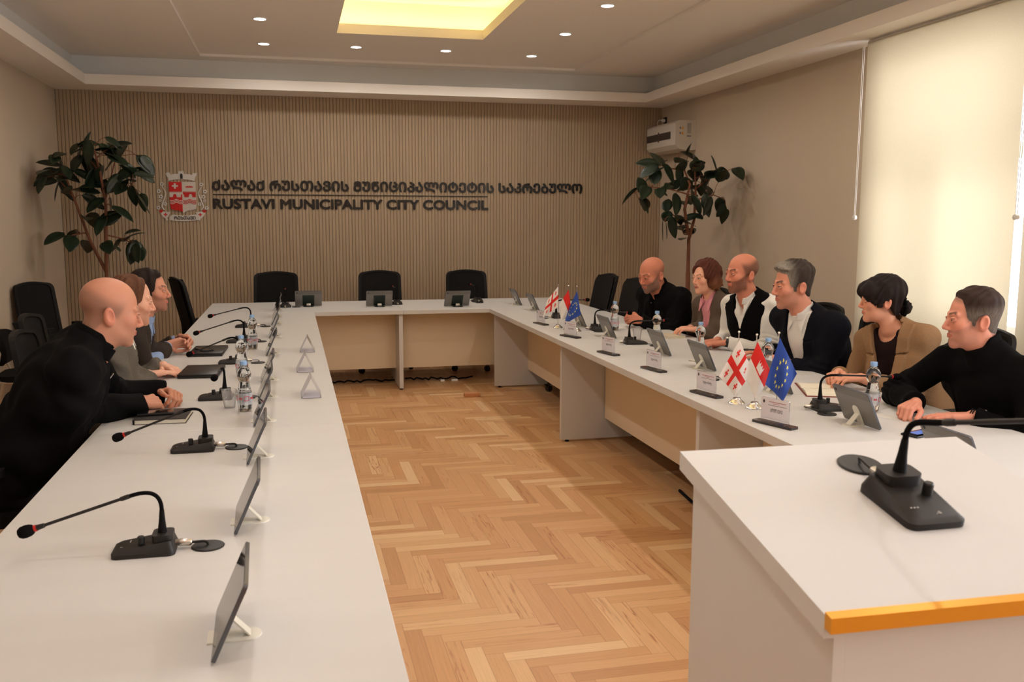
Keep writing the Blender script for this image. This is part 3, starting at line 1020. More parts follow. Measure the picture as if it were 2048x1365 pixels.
def tablet_proto(dark):
    t = thing('tablet', 'x', 'tablet')
    A = Matrix.Rotation(-TILT, 4, 'X') @ Matrix.Translation((0, 0, 0))   # local z up the tablet, leans to +y
    M0 = Matrix.Translation((0, 0, .006)) @ A
    R3 = Matrix(((1, 0, 0, 0), (0, 0, 1, 0), (0, 1, 0, THt / 2), (0, 0, 0, 1)))  # xy outline -> xz
    mb = MB(); mb.prism(rrect(TW, THt, .009, 4), 0, TTh, M0 @ R3); mb.build('body', M_tabedge, t, smooth=40)
    mb = MB(); mb.prism(rrect(TW - .003, THt - .003, .008, 4), TTh, TTh + .0005, M0 @ R3); mb.build('back_cover', M_tab, t, smooth=None)
    mb = MB(); mb.box((-TW / 2 + .004, TTh + .0005, THt - .034), (TW / 2 - .004, TTh + .0011, THt - .004), M=M0); mb.build('camera_band', M_tabtop, t, smooth=None)
    mb = MB(); mb.lathe([(.006, 0), (.006, .0018)], 16, M0 @ T(TW / 2 - .02, TTh + .001, THt - .019, rx=-PI / 2)); mb.build('camera_lens', M_black, t)
    mb = MB(); mb.prism(rrect(TW - .006, THt - .006, .007, 4), -.0006, 0, M0 @ R3); mb.build('screen', M_screen, t, smooth=None)
    if dark:
        mb = MB(); mb.lathe([(.050, 0), (.051, .003), (.048, .006)], 30, T(0, .045, 0)); mb.build('stand_base', M_rib, t)
        mb = MB()
        mb.box((-.055, TTh + .0012, .008), (.055, TTh + .004, .118), .001, M=M0)
        for k in range(9):
            for j in range(8):
                mb.box((-.052 + k * .0115, TTh + .004, .016 + j * .0125), (-.044 + k * .0115, TTh + .006, .020 + j * .0125), M=M0 @ T(0, 0, 0))
        mb.build('ribbed_pad', M_rib, t)
        mb = MB(); mb.box((-.020, .028, .004), (.020, .050, .030), .003); mb.build('stand_hinge', M_steel, t)
    else:
        n = 10
        tong = [(-.030, 0), (.030, 0)] + [(.030 * math.cos(PI * k / n), .075 + .030 * math.sin(PI * k / n)) for k in range(n + 1)]
        mb = MB(); mb.prism([(x, y) for x, y in tong], 0, .0035, T(0, -.012, 0)); mb.build('stand_base', M_stand, t, smooth=30)
        plate = [(-.021, 0), (.021, 0)] + [(.021 * math.cos(PI * k / n), .068 + .021 * math.sin(PI * k / n)) for k in range(n + 1)]
        Rp = Matrix(((1, 0, 0, 0), (0, 0, 1, 0), (0, 1, 0, 0), (0, 0, 0, 1)))
        mb = MB(); mb.prism(plate, TTh + .0012, TTh + .0045, M0 @ Rp); mb.build('stand_plate', M_stand, t, smooth=30)
        p = M0 @ Vector((0, TTh + .004, .050))
        mb = MB()
        q = Vector((0, .070, .0035))
        dx = .015
        d = (q - p).normalized(); nn = Vector((1, 0, 0)).cross(d) * .0016
        vs = [p + Vector((-dx, 0, 0)) - nn, p + Vector((dx, 0, 0)) - nn, p + Vector((dx, 0, 0)) + nn, p + Vector((-dx, 0, 0)) + nn]
        vs += [q + Vector((-dx, 0, 0)) - nn, q + Vector((dx, 0, 0)) - nn, q + Vector((dx, 0, 0)) + nn, q + Vector((-dx, 0, 0)) + nn]
        mb.add(vs, [(0, 1, 2, 3), (7, 6, 5, 4), (0, 4, 5, 1), (1, 5, 6, 2), (2, 6, 7, 3), (3, 7, 4, 0)]); mb.build('stand_strut', M_stand, t, smooth=None)
    return t


def tablet(x, y, rz, label, dark=False):
    g = 'tablets on stands along the tables'
    if dark not in TP:
        TP[dark] = tablet_proto(dark)
        o = TP[dark]
        o.location = (x, y, TZ); o.rotation_euler = (0, 0, rz); o['label'] = label; o['group'] = g
        return o
    return dup(TP[dark], (x, y, TZ), rz, label, g)


LT = [(1.724, 'nearest the camera'), (2.458, 'second from the camera'), (3.18, 'third from the camera'),
      (3.78, 'fourth from the camera'), (4.318, 'fifth from the camera'),
      (4.79, 'sixth from the camera'), (5.776, 'seventh from the camera'), (6.648, 'eighth from the camera'),
      (7.456, 'third from the far end'), (8.032, 'second from the far end'), (8.633, 'at the far corner')]
for y, s in LT:
    tablet(-.172, y + .125, -PI / 2 + .03, 'grey tablet on a white stand, left row, ' + s)
RTb = [(2.172, 8.722, 'at the far corner'), (2.188, 8.123, 'second from the far corner'), (2.216, 6.818, 'behind the far blue flag'),
       (2.204, 6.102, 'in front of the bearded man in black'), (2.246, 5.231, 'in front of the woman with auburn hair'),
       (2.263, 4.647, 'before the man in the black vest'), (2.314, 3.926, 'half hidden by the near blue flag'),
       (2.262, 3.167, 'before the woman in the tan blazer'), (2.145, 2.455, 'partly behind the lectern')]
for x, y, s in RTb:
    tablet(x - .004, y + .125, PI / 2, 'grey tablet on the right table, ' + s)
for x, y, rz, s in ((.146, 9.09, PI, 'left of the three'), (.806, 8.95, PI + .01, 'middle of the three'), (1.532, 8.80, PI + .13, 'right of the three, turned a little')):
    tablet(x, y, rz, 'grey tablet on a black ribbed stand on the far table, ' + s, True)

# ------------------------------------------------------------------ water bottles and cups
M_pet = mat('clear_plastic_and_water', (.93, .97, 1.0), .02, trans=1.0, ior=1.33, spec=.5)
M_cap = mat('light_blue_cap', srgb(140, 178, 222), .4)
M_lab = mat('bottle_label', srgb(232, 238, 248), .5, alpha=.45)
M_labr = mat('bottle_label_red', srgb(206, 60, 72), .4)


def thin_clear(name, tint, gloss, white):
    """thin clear sheet: mostly lets light straight through, a little sheen and a trace of haze"""
    m = bpy.data.materials.new(name)
    m.use_nodes = True
    nt = m.node_tree
    nt.nodes.remove(nt.nodes['Principled BSDF'])
    tr = nt.nodes.new('ShaderNodeBsdfTransparent'); tr.inputs[0].default_value = (*tint, 1)
    gl = nt.nodes.new('ShaderNodeBsdfGlossy'); gl.inputs['Roughness'].default_value = .08
    df = nt.nodes.new('ShaderNodeBsdfDiffuse'); df.inputs[0].default_value = (.85, .85, .88, 1)
    lw = nt.nodes.new('ShaderNodeLayerWeight'); lw.inputs[0].default_value = .25
    mm = nt.nodes.new('ShaderNodeMath'); mm.operation = 'MULTIPLY_ADD'; mm.inputs[1].default_value = .5; mm.inputs[2].default_value = gloss
    nt.links.new(lw.outputs['Fresnel'], mm.inputs[0])
    m1 = nt.nodes.new('ShaderNodeMixShader'); m1.inputs[0].default_value = white
    nt.links.new(tr.outputs[0], m1.inputs[1]); nt.links.new(df.outputs[0], m1.inputs[2])
    m2 = nt.nodes.new('ShaderNodeMixShader')
    nt.links.new(mm.outputs[0], m2.inputs[0]); nt.links.new(m1.outputs[0], m2.inputs[1]); nt.links.new(gl.outputs[0], m2.inputs[2])
    nt.links.new(m2.outputs[0], nt.nodes['Material Output'].inputs[0])
    return m


M_cup = thin_clear('thin_clear_plastic', (.97, .97, .97), .05, .10)
BP = None


def bottle(x, y, label, rz=0.0):
    global BP
    g = 'small water bottles on the tables'
    if BP is not None:
        return dup(BP, (x, y, TZ), rz, label, g)
    t = thing('water_bottle', label, 'bottle', (x, y, TZ), rz, g)
    prof = [(.006, .004), (.018, .000), (.026, .003), (.0295, .012), (.0305, .026), (.0315, .030), (.0315, .085), (.0300, .090)]
    for k in range(6):
        z = .093 + k * .0065
        w = .0285 - .0012 * k
        prof += [(w, z), (w - .0016, z + .003)]
    prof += [(.0225, .134), (.0260, .141), (.0300, .152), (.0312, .163), (.0296, .174), (.0245, .186), (.0175, .195), (.0135, .200), (.0130, .206)]
    mb = MB(); mb.lathe(prof, 32); mb.build('bottle', M_pet, t, smooth=60)
    mb = MB(); n = 40
    pr = [(.0319, .032), (.0319, .083)]
    mb.lathe(pr, 40); mb.f = mb.f[:-2]; mb.m = mb.m[:-2]
    lab = mb.build('bottle_label', M_lab, t, smooth=60)
    mb = MB()
    for k in range(4):
        a = PI / 2 * k + .3
        for (za, zb_, w) in ((.050, .052, .011), (.068, .070, .011)):
            mb.box((-w, -.0326, za), (w, -.0316, zb_), M=T(rz=a))
        mb.box((-.011, -.0326, .050), (-.0095, -.0316, .070), M=T(rz=a)); mb.box((.0095, -.0326, .050), (.011, -.0316, .070), M=T(rz=a))
        for j in range(4):
            mb.box((-.007 + j * .0037, -.0326, .056), (-.0045 + j * .0037, -.0316, .064), M=T(rz=a + PI / 4))
    mb.build('label_print', M_labr, lab, smooth=None)
    mb = MB(); mb.lathe([(.0148, .203), (.0150, .206), (.0150, .219), (.0138, .221)], 24); mb.build('cap', M_cap, t)
    BP = t
    return t


bottle(-.215, 4.13, 'clear water bottle with a light blue cap, in front of the bald man')
bottle(-.272, 5.06, 'clear water bottle with a light blue cap, beside the laptop of the man in grey', .5)
bottle(-.258, 6.14, 'clear water bottle with a light blue cap, farthest on the left table', .9)
bottle(2.36, 6.60, 'clear water bottle in front of the bearded man in black', .2)
bottle(2.385, 5.83, 'clear water bottle in front of the woman with auburn hair', .7)
bottle(2.385, 5.14, 'clear water bottle in front of the man in the black vest', .4)
bottle(2.405, 4.36, 'clear water bottle behind the near red and white flag', .1)
bottle(2.445, 3.51, 'clear water bottle in front of the woman in the tan blazer', .3)


def cup(x, y, label):
    t = thing('plastic_cup', label, 'cup', (x, y, TZ), 0, 'clear plastic cups')
    prof = [(.022, .0), (.024, .003), (.034, .078), (.0355, .080), (.0345, .081), (.0335, .078), (.0235, .004)]
    mb = MB(); mb.lathe(prof, 30); mb.build('cup', M_cup, t, smooth=50)


cup(-.285, 4.22, 'empty clear plastic cup beside the bottle on the left table')
cup(2.33, 6.05, 'empty clear plastic cup on the right table, behind a tablet')

# ------------------------------------------------------------------ name holders
M_acry = thin_clear('clear_acrylic', (.95, .95, .97), .04, .07)
M_paper = mat('name_paper', srgb(228, 224, 232), .6)
M_pred = mat('print_red', srgb(170, 80, 90), .6)
M_pblk = mat('print_black', srgb(60, 56, 60), .6)
M_nbase = mat('name_base_brown_black', srgb(34, 24, 26), .25, coat=.3)


def name_stand(x, y, rz, label, script):
    t = thing('name_stand', label, 'name stand', (x, y, TZ), rz, 'name stands on the right table')
    # long axis local x; reading side faces -y
    mb = MB(); mb.prism(rrect(.205, .050, .008, 3), 0, .010, T(0, 0, 0)); mb.build('base', M_nbase, t, smooth=30)
    mb = MB()
    mb.prism(rrect(.146, .100, .006, 3), -.0022, .0022, Matrix(((1, 0, 0, 0), (0, 0, 1, 0), (0, 1, 0, .061), (0, 0, 0, 1))))
    mb.build('acrylic_plate', M_acry, t, smooth=30)
    mb = MB(); mb.box((-.070, -.0029, .022), (.070, -.0024, .108)); p = mb.build('paper', M_paper, t, smooth=None)
    F = Matrix(((1, 0, 0, 0), (0, 0, -1, -.0029), (0, 1, 0, 0), (0, 0, 0, 1)))
    mb = MB()
    for k in range(16):
        mb.box((-.030 + k * .0055, -.0034, .0930), (-.0265 + k * .0055, -.0029, .0960))
    for k in range(6):
        mb.box((-.008 + k * .0055, -.0034, .0865), (-.0045 + k * .0055, -.0029, .0890))
    mb.build('heading_print', M_pred, p, smooth=None)
    mb = MB(); mb.box((-.035, -.0034, .0800), (.062, -.0029, .0812)); mb.build('rule_line', M_pblk, p, smooth=None)
    mb = MB(); mb.box((-.060, -.0034, .086), (-.054, -.0029, .100)); mb.box((-.062, -.0034, .090), (-.052, -.0029, .095)); mb.build('small_emblem', M_pblk, p, smooth=None)
    mb = MB(); add_text(mb, script, .062, .016, Matrix(((1, 0, 0, -.022), (0, 0, -1, -.0029), (0, 1, 0, .052), (0, 0, 0, 1))), .0, .0004)
    mb.build('name_print', M_pblk, p, smooth=None)
    mb = MB(); mb.box((.060, -.016, .008), (.064, .016, .012)); mb.build('clip', M_chrome, t, smooth=None)
    return t


NS = [((1.898, 7.257), (1.95, 6.99), 'at the far end, left of the far flags'), ((1.884, 6.387), (1.952, 6.197), 'second from the far end, in front of the far flags'),
      ((1.875, 5.549), (1.931, 5.314), 'third from the far end'), ((1.917, 4.899), (1.965, 4.658), 'fourth from the far end'),
      ((1.883, 4.143), (1.935, 3.923), 'left of the near flags'), ((1.861, 3.459), (1.932, 3.263), 'nearest the lectern')]
for (a, b, s) in NS:
    ang = math.atan2(b[1] - a[1], b[0] - a[0])
    name_stand((a[0] + b[0]) / 2, (a[1] + b[1]) / 2, ang, 'clear name stand on the right table, ' + s, 'ᲡᲝᲤᲝ ᲛᲔᲠᲔ' if 'nearest' in s else 'ხელი მარე')


def tent(x, y, rz, label):
    t = thing('name_tent', label, 'name holder', (x, y, TZ), rz, 'three-sided name holders on the left table')
    a, h, l, w = .046, .092, .095, .0016
    def pl(p, q, y0, y1, off):
        (x0, z0), (x1, z1) = p, q
        d = Vector((x1 - x0, 0, z1 - z0)).normalized(); n = Vector((-d.z, 0, d.x)) * off
        vs = [(x0, y0, z0), (x1, y0, z1), (x1, y1, z1), (x0, y1, z0)]
        vs = vs + [(v[0] + n.x, v[1], v[2] + n.z) for v in vs]
        return vs, [(0, 1, 2, 3), (7, 6, 5, 4), (0, 4, 5, 1), (1, 5, 6, 2), (2, 6, 7, 3), (3, 7, 4, 0)]
    mb = MB()
    mb.add(*pl((-a, .0005), (0, h), -l, l, w)); mb.add(*pl((0, h), (a, .0005), -l, l, w)); mb.box((-a + .002, -l, .0002), (a - .002, l, .0018))
    mb.build('acrylic_body', M_acry, t, smooth=None)
    mb = MB(); mb.add(*pl((-a + .003, .008), (-.004, h - .006), -l + .004, l - .004, -.0006)); mb.build('paper', M_paper, t, smooth=None)
    mb = MB(); mb.box((-a + .005, -l + .003, .0019), (a - .005, l - .003, .0024)); mb.build('floor_sheet', M_paper, t, smooth=None)


tent(.072, 4.455, 0, 'three-sided clear name holder nearest the camera on the left table')
tent(.056, 5.215, 0, 'three-sided clear name holder, middle of the three on the left table')
tent(.082, 5.99, -.02, 'three-sided clear name holder, farthest of the three on the left table')

# ------------------------------------------------------------------ desk flags
M_flag = mat('satin_flag', (1, 1, 1), .45, vcol=True, sheen=.2)
C_W, C_R, C_B, C_Y = srgb(238, 232, 226), srgb(222, 30, 24), srgb(30, 70, 160), srgb(232, 226, 90)


def bolnisi(x, y, cx, cy, s):
    dx, dy = abs(x - cx) / s, abs(y - cy) / s
    f = lambda a, b: a < 1 and b < .16 + .30 * a
    return f(dx, dy) or f(dy, dx)


def d_georgia(u, v):
    x, y = u * 1.5, v
    if abs(x - .75) < .10 or abs(y - .5) < .10:
        return C_R
    for cx in (.325, 1.175):
        for cy in (.2, .8):
            if bolnisi(x, y, cx, cy, .105):
                return C_R
    return C_W


def star(x, y, cx, cy, r):
    dx, dy = x - cx, y - cy
    rr = math.hypot(dx, dy)
    if rr > r:
        return False
    a = (math.atan2(dx, dy) + 4 * PI) % (2 * PI / 5)
    a = min(a, 2 * PI / 5 - a)
    # edge of the star between outer point (a=0, r) and inner point (a=pi/5, .382 r)
    ix, iy = .382 * r * math.sin(PI / 5), .382 * r * math.cos(PI / 5)
    px, py = rr * math.sin(a), rr * math.cos(a)
    return (ix * (py - r) - (iy - r) * px) <= 0


def d_eu(u, v):
    x, y = u * 1.5, v
    for k in range(12):
        if star(x, y, .75 + .33 * math.sin(2 * PI * k / 12), .5 + .33 * math.cos(2 * PI * k / 12), .065):
            return C_Y
    return C_B


def d_city(u, v):
    x, y = u * 1.5, v
    if v > .5:
        # white crown motif in the middle of the red half
        if .55 < x < .95 and .55 < y < .72 + .20 * abs(((x - .55) / .1333) % 1 - .5):
            return C_W
        return C_R
    if .55 < x < .95 and .28 + .1 * abs(((x - .55) / .1333) % 1 - .5) < y < .45 and False:
        return C_R
    return C_W


def flag(name, label, pos, uax, height, quad, fn, group, wave=1.0, cat='flag'):
    """quad: hoist-top, fly-top, fly-bottom, hoist-bottom in (along u, up) metres"""
    t = thing(name, label, cat, (pos[0], pos[1], TZ), 0, group)
    mb = MB()
    mb.lathe([(.037, 0), (.038, .003), (.034, .009), (.022, .018), (.017, .024), (.016, .028), (.006, .030)], 32); mb.build('base', M_chrome, t, smooth=40)
    mb = MB(); mb.tube([(0, 0, .028), (0, 0, height)], .0024, 10); mb.build('pole', M_chrome, t)
    mb = MB(); mb.lathe([(.001, -.006), (.0042, -.004), (.006, 0), (.0042, .004), (.001, .006)], 14, T(0, 0, height + .004)); mb.build('finial', M_chrome, t)
    nu, nv = 120, 84
    U, V_ = np.meshgrid(np.linspace(0, 1, nu + 1), np.linspace(1, 0, nv + 1), indexing='ij')
    A, B, C_, D_ = [np.array(q, float) for q in quad]
    P = (A[None, None] * ((1 - U) * V_)[..., None] + B[None, None] * (U * V_)[..., None] + C_[None, None] * (U * (1 - V_))[..., None] + D_[None, None] * ((1 - U) * (1 - V_))[..., None])
    s_ = (U + (1 - V_))
    amp = .012 * wave * np.clip(s_, 0, 1)
    nrm = amp * np.sin(4.5 * (U - (1 - V_)) + 1.0) + .004 * np.sin(9 * U + 3 * V_) * np.clip(s_, 0, 1)
    ua = np.array([uax[0], uax[1], 0.]); na = np.array([uax[1], -uax[0], 0.])
    W = P[..., :1] * ua + nrm[..., None] * na + P[..., 1:] * np.array([0, 0, 1.]) - np.array([0, 0, 0]) + na * .015
    vs = W.reshape(-1, 3)
    idx = np.arange((nu + 1) * (nv + 1)).reshape(nu + 1, nv + 1)
    F = np.stack([idx[:-1, :-1], idx[1:, :-1], idx[1:, 1:], idx[:-1, 1:]], -1).reshape(-1, 4)
    me = bpy.data.meshes.new('cloth')
    me.from_pydata(vs.tolist(), [], F.tolist())
    me.polygons.foreach_set('use_smooth', [True] * len(F))
    cols = []
    for i in range(nu):
        for j in range(nv):
            c = fn((i + .5) / nu, 1 - (j + .5) / nv)
            cols += [c[0], c[1], c[2], 1]
    a = me.attributes.new('Col', 'FLOAT_COLOR', 'FACE'); a.data.foreach_set('color', cols)
    me.materials.append(M_flag)
    o = link('cloth', me, t)
    s2 = o.modifiers.new('thickness', 'SOLIDIFY'); s2.thickness = .0006
    return t


ua = (.885, -.466)
gn = 'near set of desk flags'
flag('desk_flag', 'white desk flag with a red cross in the near set on the right table', (1.955, 3.81), ua, .325, ((.004, .296), (.064, .150), (-.008, .040), (-.082, .126)), d_georgia, gn)
flag('desk_flag', 'red and white desk flag in the middle of the near set', (1.985, 3.70), ua, .325, ((.004, .300), (.072, .150), (.004, .045), (-.050, .150)), d_city, gn, .7)
flag('desk_flag', 'blue desk flag with yellow stars in the near set', (2.03, 3.59), ua, .345, ((.004, .330), (.080, .175), (.026, .055), (-.050, .125)), d_eu, gn)
ub = (.96, -.28)
gf = 'far set of desk flags'
flag('desk_flag', 'white desk flag with a red cross in the far set, beside the second name stand', (1.985, 6.84), ub, .330, ((0, .325), (-.085, .215), (-.118, .085), (0, .165)), d_georgia, gf, .6)
flag('desk_flag', 'red and white desk flag in the middle of the far set', (2.03, 6.72), ub, .330, ((0, .305), (.028, .125), (-.055, .070), (-.070, .190)), lambda u, v: C_R if v - .35 * u > .42 else C_W, gf, .5)
flag('desk_flag', 'blue desk flag with yellow stars in the far set', (2.06, 6.60), ub, .335, ((0, .305), (.030, .125), (-.095, .055), (-.055, .185)), d_eu, gf, .6)

# ------------------------------------------------------------------ papers, books, laptops, phones
M_lap = mat('laptop_black', srgb(26, 24, 24), .35)
M_pages = mat('paper_pages', srgb(228, 220, 200), .7)
M_ph = mat('phone_glass', srgb(14, 14, 18), .08, spec=.7)
M_blue = mat('phone_picture', srgb(70, 110, 190), .3, emit=(srgb(80, 120, 200), .25))
M_redb = mat('dark_red_cover', srgb(120, 34, 30), .5)
M_sheet = mat('white_sheet', srgb(232, 230, 226), .7)


def laptop(x, y, rz, w, d, label):
    t = thing('laptop', label, 'laptop', (x, y, TZ), rz, 'closed black laptops on the left table')
    mb = MB(); mb.box((-w / 2, -d / 2, .002), (w / 2, d / 2, .013), .003); mb.build('base', M_lap, t)
    mb = MB(); mb.box((-w / 2, -d / 2, .0135), (w / 2, d / 2, .022), .003); mb.build('lid', M_lap, t)
    for sx in (-1, 1):
        for sy in (-1, 1):
            mb = MB(); mb.lathe([(.006, 0), (.006, .003)], 10, T(sx * (w / 2 - .03), sy * (d / 2 - .03), 0)); mb.build('foot', M_blackm, t)


laptop(-.488, 5.215, math.radians(-3), .205, .34, 'closed black laptop in front of the man in the grey sweater')
laptop(-.520, 6.03, math.radians(-2), .200, .36, 'closed black laptop in front of the man in the dark suit with a blue shirt')
t = thing('smartphone', 'black phone lying on the laptop farthest on the left table', 'phone', (-.545, 6.00, TZ + .022), .4)
mb = MB(); mb.box((-.037, -.075, 0), (.037, .075, .009), .004); mb.build('body', M_black, t)
mb = MB(); mb.box((-.034, -.072, .009), (.034, .072, .0094)); mb.build('screen', M_ph, t, smooth=None)

t = thing('notebook', 'thick black notebook with pale page edges in front of the bald man', 'notebook', (-.535, 4.045, TZ), math.radians(-2))
mb = MB(); mb.box((-.10, -.105, .0015), (.096, .105, .018)); mb.build('pages', M_pages, t, smooth=None)
mb = MB(); mb.box((-.105, -.11, 0), (.10, .11, .0015)); mb.box((-.105, -.11, .018), (.10, .11, .0205)); mb.box((-.107, -.11, 0), (-.104, .11, .0205)); mb.build('cover', M_black, t, smooth=None)
t = thing('smartphone', 'black phone lying on the notebook of the bald man', 'phone', (-.57, 4.05, TZ + .0205), PI / 2 + .1)
mb = MB(); mb.box((-.036, -.073, 0), (.036, .073, .010), .004); mb.build('body', M_black, t)
mb = MB(); mb.box((-.033, -.070, .010), (.033, .070, .0104)); mb.build('screen', M_ph, t, smooth=None)

t = thing('notebook', 'pale closed notebook under the hands of the woman with auburn hair', 'notebook', (2.60, 6.14, TZ), .25)
mb = MB(); mb.box((-.075, -.105, .001), (.073, .105, .015)); mb.build('pages', M_pages, t, smooth=None)
mb = MB(); mb.box((-.077, -.107, 0), (.075, .107, .001)); mb.box((-.077, -.107, .015), (.075, .107, .0165)); mb.build('cover', mat('pale_cover', srgb(206, 194, 170), .5), t, smooth=None)

t = thing('open_notebook', 'open notebook with a dark red cover in front of the woman in the tan blazer', 'notebook', (2.53, 4.02, TZ), math.radians(68))
mb = MB(); mb.box((-.185, -.115, 0), (.185, .115, .003)); mb.build('cover', M_redb, t, smooth=None)
for sgn in (-1, 1):
    mb = MB()
    nseg = 10
    vs, fs = [], []
    for k in range(nseg + 1):
        xx = sgn * (.004 + .172 * k / nseg)
        zz = .003 + .012 * math.sin(PI * min(1, k / nseg * .9 + .12)) ** .7 * (1 if True else 0)
        vs += [(xx, -.108, .003), (xx, .108, .003), (xx, .108, max(zz, .0045)), (xx, -.108, max(zz, .0045))]
    for k in range(nseg):
        i = 4 * k
        for a_, b_ in ((0, 1), (1, 2), (2, 3), (3, 0)):
            fs.append((i + a_, i + b_, i + 4 + b_, i + 4 + a_))
    fs += [(0, 1, 2, 3), (4 * nseg + 3, 4 * nseg + 2, 4 * nseg + 1, 4 * nseg)]
    mb.add(vs, fs); mb.build('pages', M_pages, t, smooth=30)

t = thing('smartphone', 'phone with a lit blue screen beside the hand of the man in the black turtleneck', 'phone', (2.375, 3.085, TZ), math.radians(-72))
mb = MB(); mb.box((-.038, -.078, 0), (.038, .078, .009), .004); mb.build('body', M_black, t)
mb = MB(); mb.box((-.035, -.074, .009), (.035, .074, .0093)); s_ = mb.build('screen', M_ph, t, smooth=None)
mb = MB(); mb.box((-.024, -.050, .0093), (.018, .030, .0095)); mb.build('lit_picture', M_blue, s_, smooth=None)
for (x, y, r, s) in ((2.545, 3.38, .5, 'white sheet of paper behind the hands of the man in the black turtleneck'),
                     (2.50, 6.86, .2, 'white sheet of paper under the hands of the bearded man in black')):
    mb = MB(); mb.box((-.105, -.148, .0002), (.105, .148, .0012)); o = mb.build('paper_sheet', M_sheet, smooth=None)
    o.location = (x, y, TZ); o.rotation_euler = (0, 0, r); tag(o, s, 'paper', 'white sheets of paper')
mb = MB(); mb.tube([(-.07, 0, .004), (.055, 0, .004), (.07, 0, .004)], [.0042, .0042, .0015], 10); o = mb.build('pen', M_steel)
o.location = (2.315, 5.00, TZ); o.rotation_euler = (0, 0, -1.0); tag(o, 'slim grey pen lying beside the tablet before the man in the black vest', 'pen')

# things on the floor
mb = MB(); mb.box((1.475, 8.045, 0), (1.615, 8.12, .035), .002); tag(mb.build('wood_block', mat('wood_block', srgb(196, 136, 92), .5)), 'small offcut of wood lying on the parquet before the far table', 'wood block')
rnd = random.Random(3)
for (xa, xb, y, s) in ((.25, .95, 8.98, 'tangled black cables on the floor under the left half of the far table'), (1.05, 1.72, 8.98, 'tangled black cables on the floor under the right half of the far table')):
    mb = MB(); pts = []
    for k in range(24):
        pts.append((xa + (xb - xa) * k / 23, y + rnd.uniform(-.03, .03), .012 + rnd.uniform(0, .02)))
    mb.tube(pts, .008, 8); tag(mb.build('power_cable', M_blackm), s, 'cable', 'black cables under the tables')
mb = MB(); mb.tube(bez(Vector((2.17, 4.9, .01)), Vector((2.08, 4.0, .01)), Vector((2.05, 3.6, .01)), Vector((2.10, 2.9, .01)), 14), .009, 8)
tag(mb.build('power_cable', M_blackm), 'black cable on the floor under the right table, left of the lectern', 'cable', 'black cables under the tables')
mb = MB(); mb.box((1.50, 8.90, 0), (1.56, 8.93, .02), .003); mb.box((1.39, 8.90, 0), (1.43, 8.925, .02), .003)
tag(mb.build('plug_connector', M_winframe), 'pale plug connectors on the cables under the far table', 'plug')

# ------------------------------------------------------------------ people
M_skin = mat('skin', (1, 1, 1), .50, spec=.32, vcol=True, subs=.05)
M_hair = mat('hair', (1, 1, 1), .65, spec=.2, vcol=True, noise=((260, 260, 40), .30), bump=((420, 420, 60), .6, .001))
CLOTH = {}


def cloth(name, rgb, rough=.85, n=.05, fine=220):
    if name not in CLOTH:
        CLOTH[name] = mat(name, srgb(*rgb), rough, spec=.10, sheen=.0, noise=((fine, fine, fine), n), bump=((fine, fine, fine), .25, .0006))
    return CLOTH[name]


def nrm3(v):
    v = np.asarray(v, float)
    return v / np.linalg.norm(v)


def head_sdf(q, s):
    x = np.abs(q[:, 0]); y = q[:, 1]; z = q[:, 2]
    p = np.stack([x, y, z], 1)
    fw_, jw = s.get('fw', 1.0), s.get('jw', 1.0)
    d = sde(p, (0, -.018, .045), (.075, .096, .080))
    d = smin(d, sde(p, (0, .028, -.022), (.059 * fw_, .062, .086)), .03)
    d = smin(d, sde(p, (0, .026, -.068), (.052 * jw, .056, .040)), .03)
    d = smin(d, np.linalg.norm(p - [0, .074, -.097], axis=1) - .017, .022)
    d = smin(d, sdc(p, (.008, .0855, .026), (.046, .0715, .025), .0072), .014)
    d = smin(d, np.linalg.norm(p - [.042, .058, -.020], axis=1) - .021, .025)
    e = np.linalg.norm(p - [.031, .106, .007], axis=1) - .0175
    d = smax(d, -e, .014)
    ball = np.linalg.norm(p - [.031, .0775, .006], axis=1) - .0132
    d = smin(d, ball, .002)
    lid = np.minimum(sdc(p, (.018, .0865, .0085), (.031, .0920, .0125), .0026), sdc(p, (.031, .0920, .0125), (.046, .0815, .0075), .0026))
    lid2 = np.minimum(sdc(p, (.018, .0865, .003), (.031, .0905, -.0015), .0022), sdc(p, (.031, .0905, -.0015), (.046, .0810, .004), .0022))
    d = smin(d, np.minimum(lid, lid2), .004)
    n_ = sdc(p, (0, .088, .014), (0, .1080, -.0255), .0062, .0095 * s.get('nose', 1))
    n_ = smin(n_, np.linalg.norm(p - [.0100, .0995, -.0315], axis=1) - .0072, .008)
    d = smin(d, n_, .012)
    d = smin(d, sdc(p, (0, .0935, -.0545), (.022, .0840, -.0580), .0048, .0028), .006)
    d = smin(d, sdc(p, (0, .0930, -.0635), (.018, .0850, -.0625), .0055, .0033), .006)
    d = smax(d, -sdc(p, (0, .1005, -.0588), (.024, .0875, -.0597), .0013), .003)
    # ears
    a = .25
    R = np.array([[1, 0, 0], [0, math.cos(a), -math.sin(a)], [0, math.sin(a), math.cos(a)]])
    ear = sde(p, (.0775, -.018, -.010), (.0105, .0185, .0325), R)
    ear = smax(ear, -sde(p, (.0875, -.014, -.006), (.0090, .0120, .0215), R), .003)
    d = smin(d, ear, .006)
    nk = s.get('neck', 1.0)
    d = smin(d, sdc(p, (0, -.020, -.045), (0, -.048, -.160), .053 * nk, .055 * nk), .028)
    return d


def hair_field(q, s):
    """>0 where hair grows (short styles)"""
    y, z = q[:, 1], q[:, 2]
    x = np.abs(q[:, 0])
    zf = s.get('front', .080)
    top = z - zf + .55 * np.maximum(-(y - .02), 0) * 0
    top = np.where(y > .0, z - (zf - .25 * x), z - .03)
    zl = -.005 - .075 * ss(-y, .01, .075)
    sb = np.minimum(.046 - y + .1 * (z - .03), z - zl)
    sb2 = np.minimum(np.minimum(.030 - y, y - .008), z + .028)
    return np.maximum(np.maximum(top, sb), sb2)


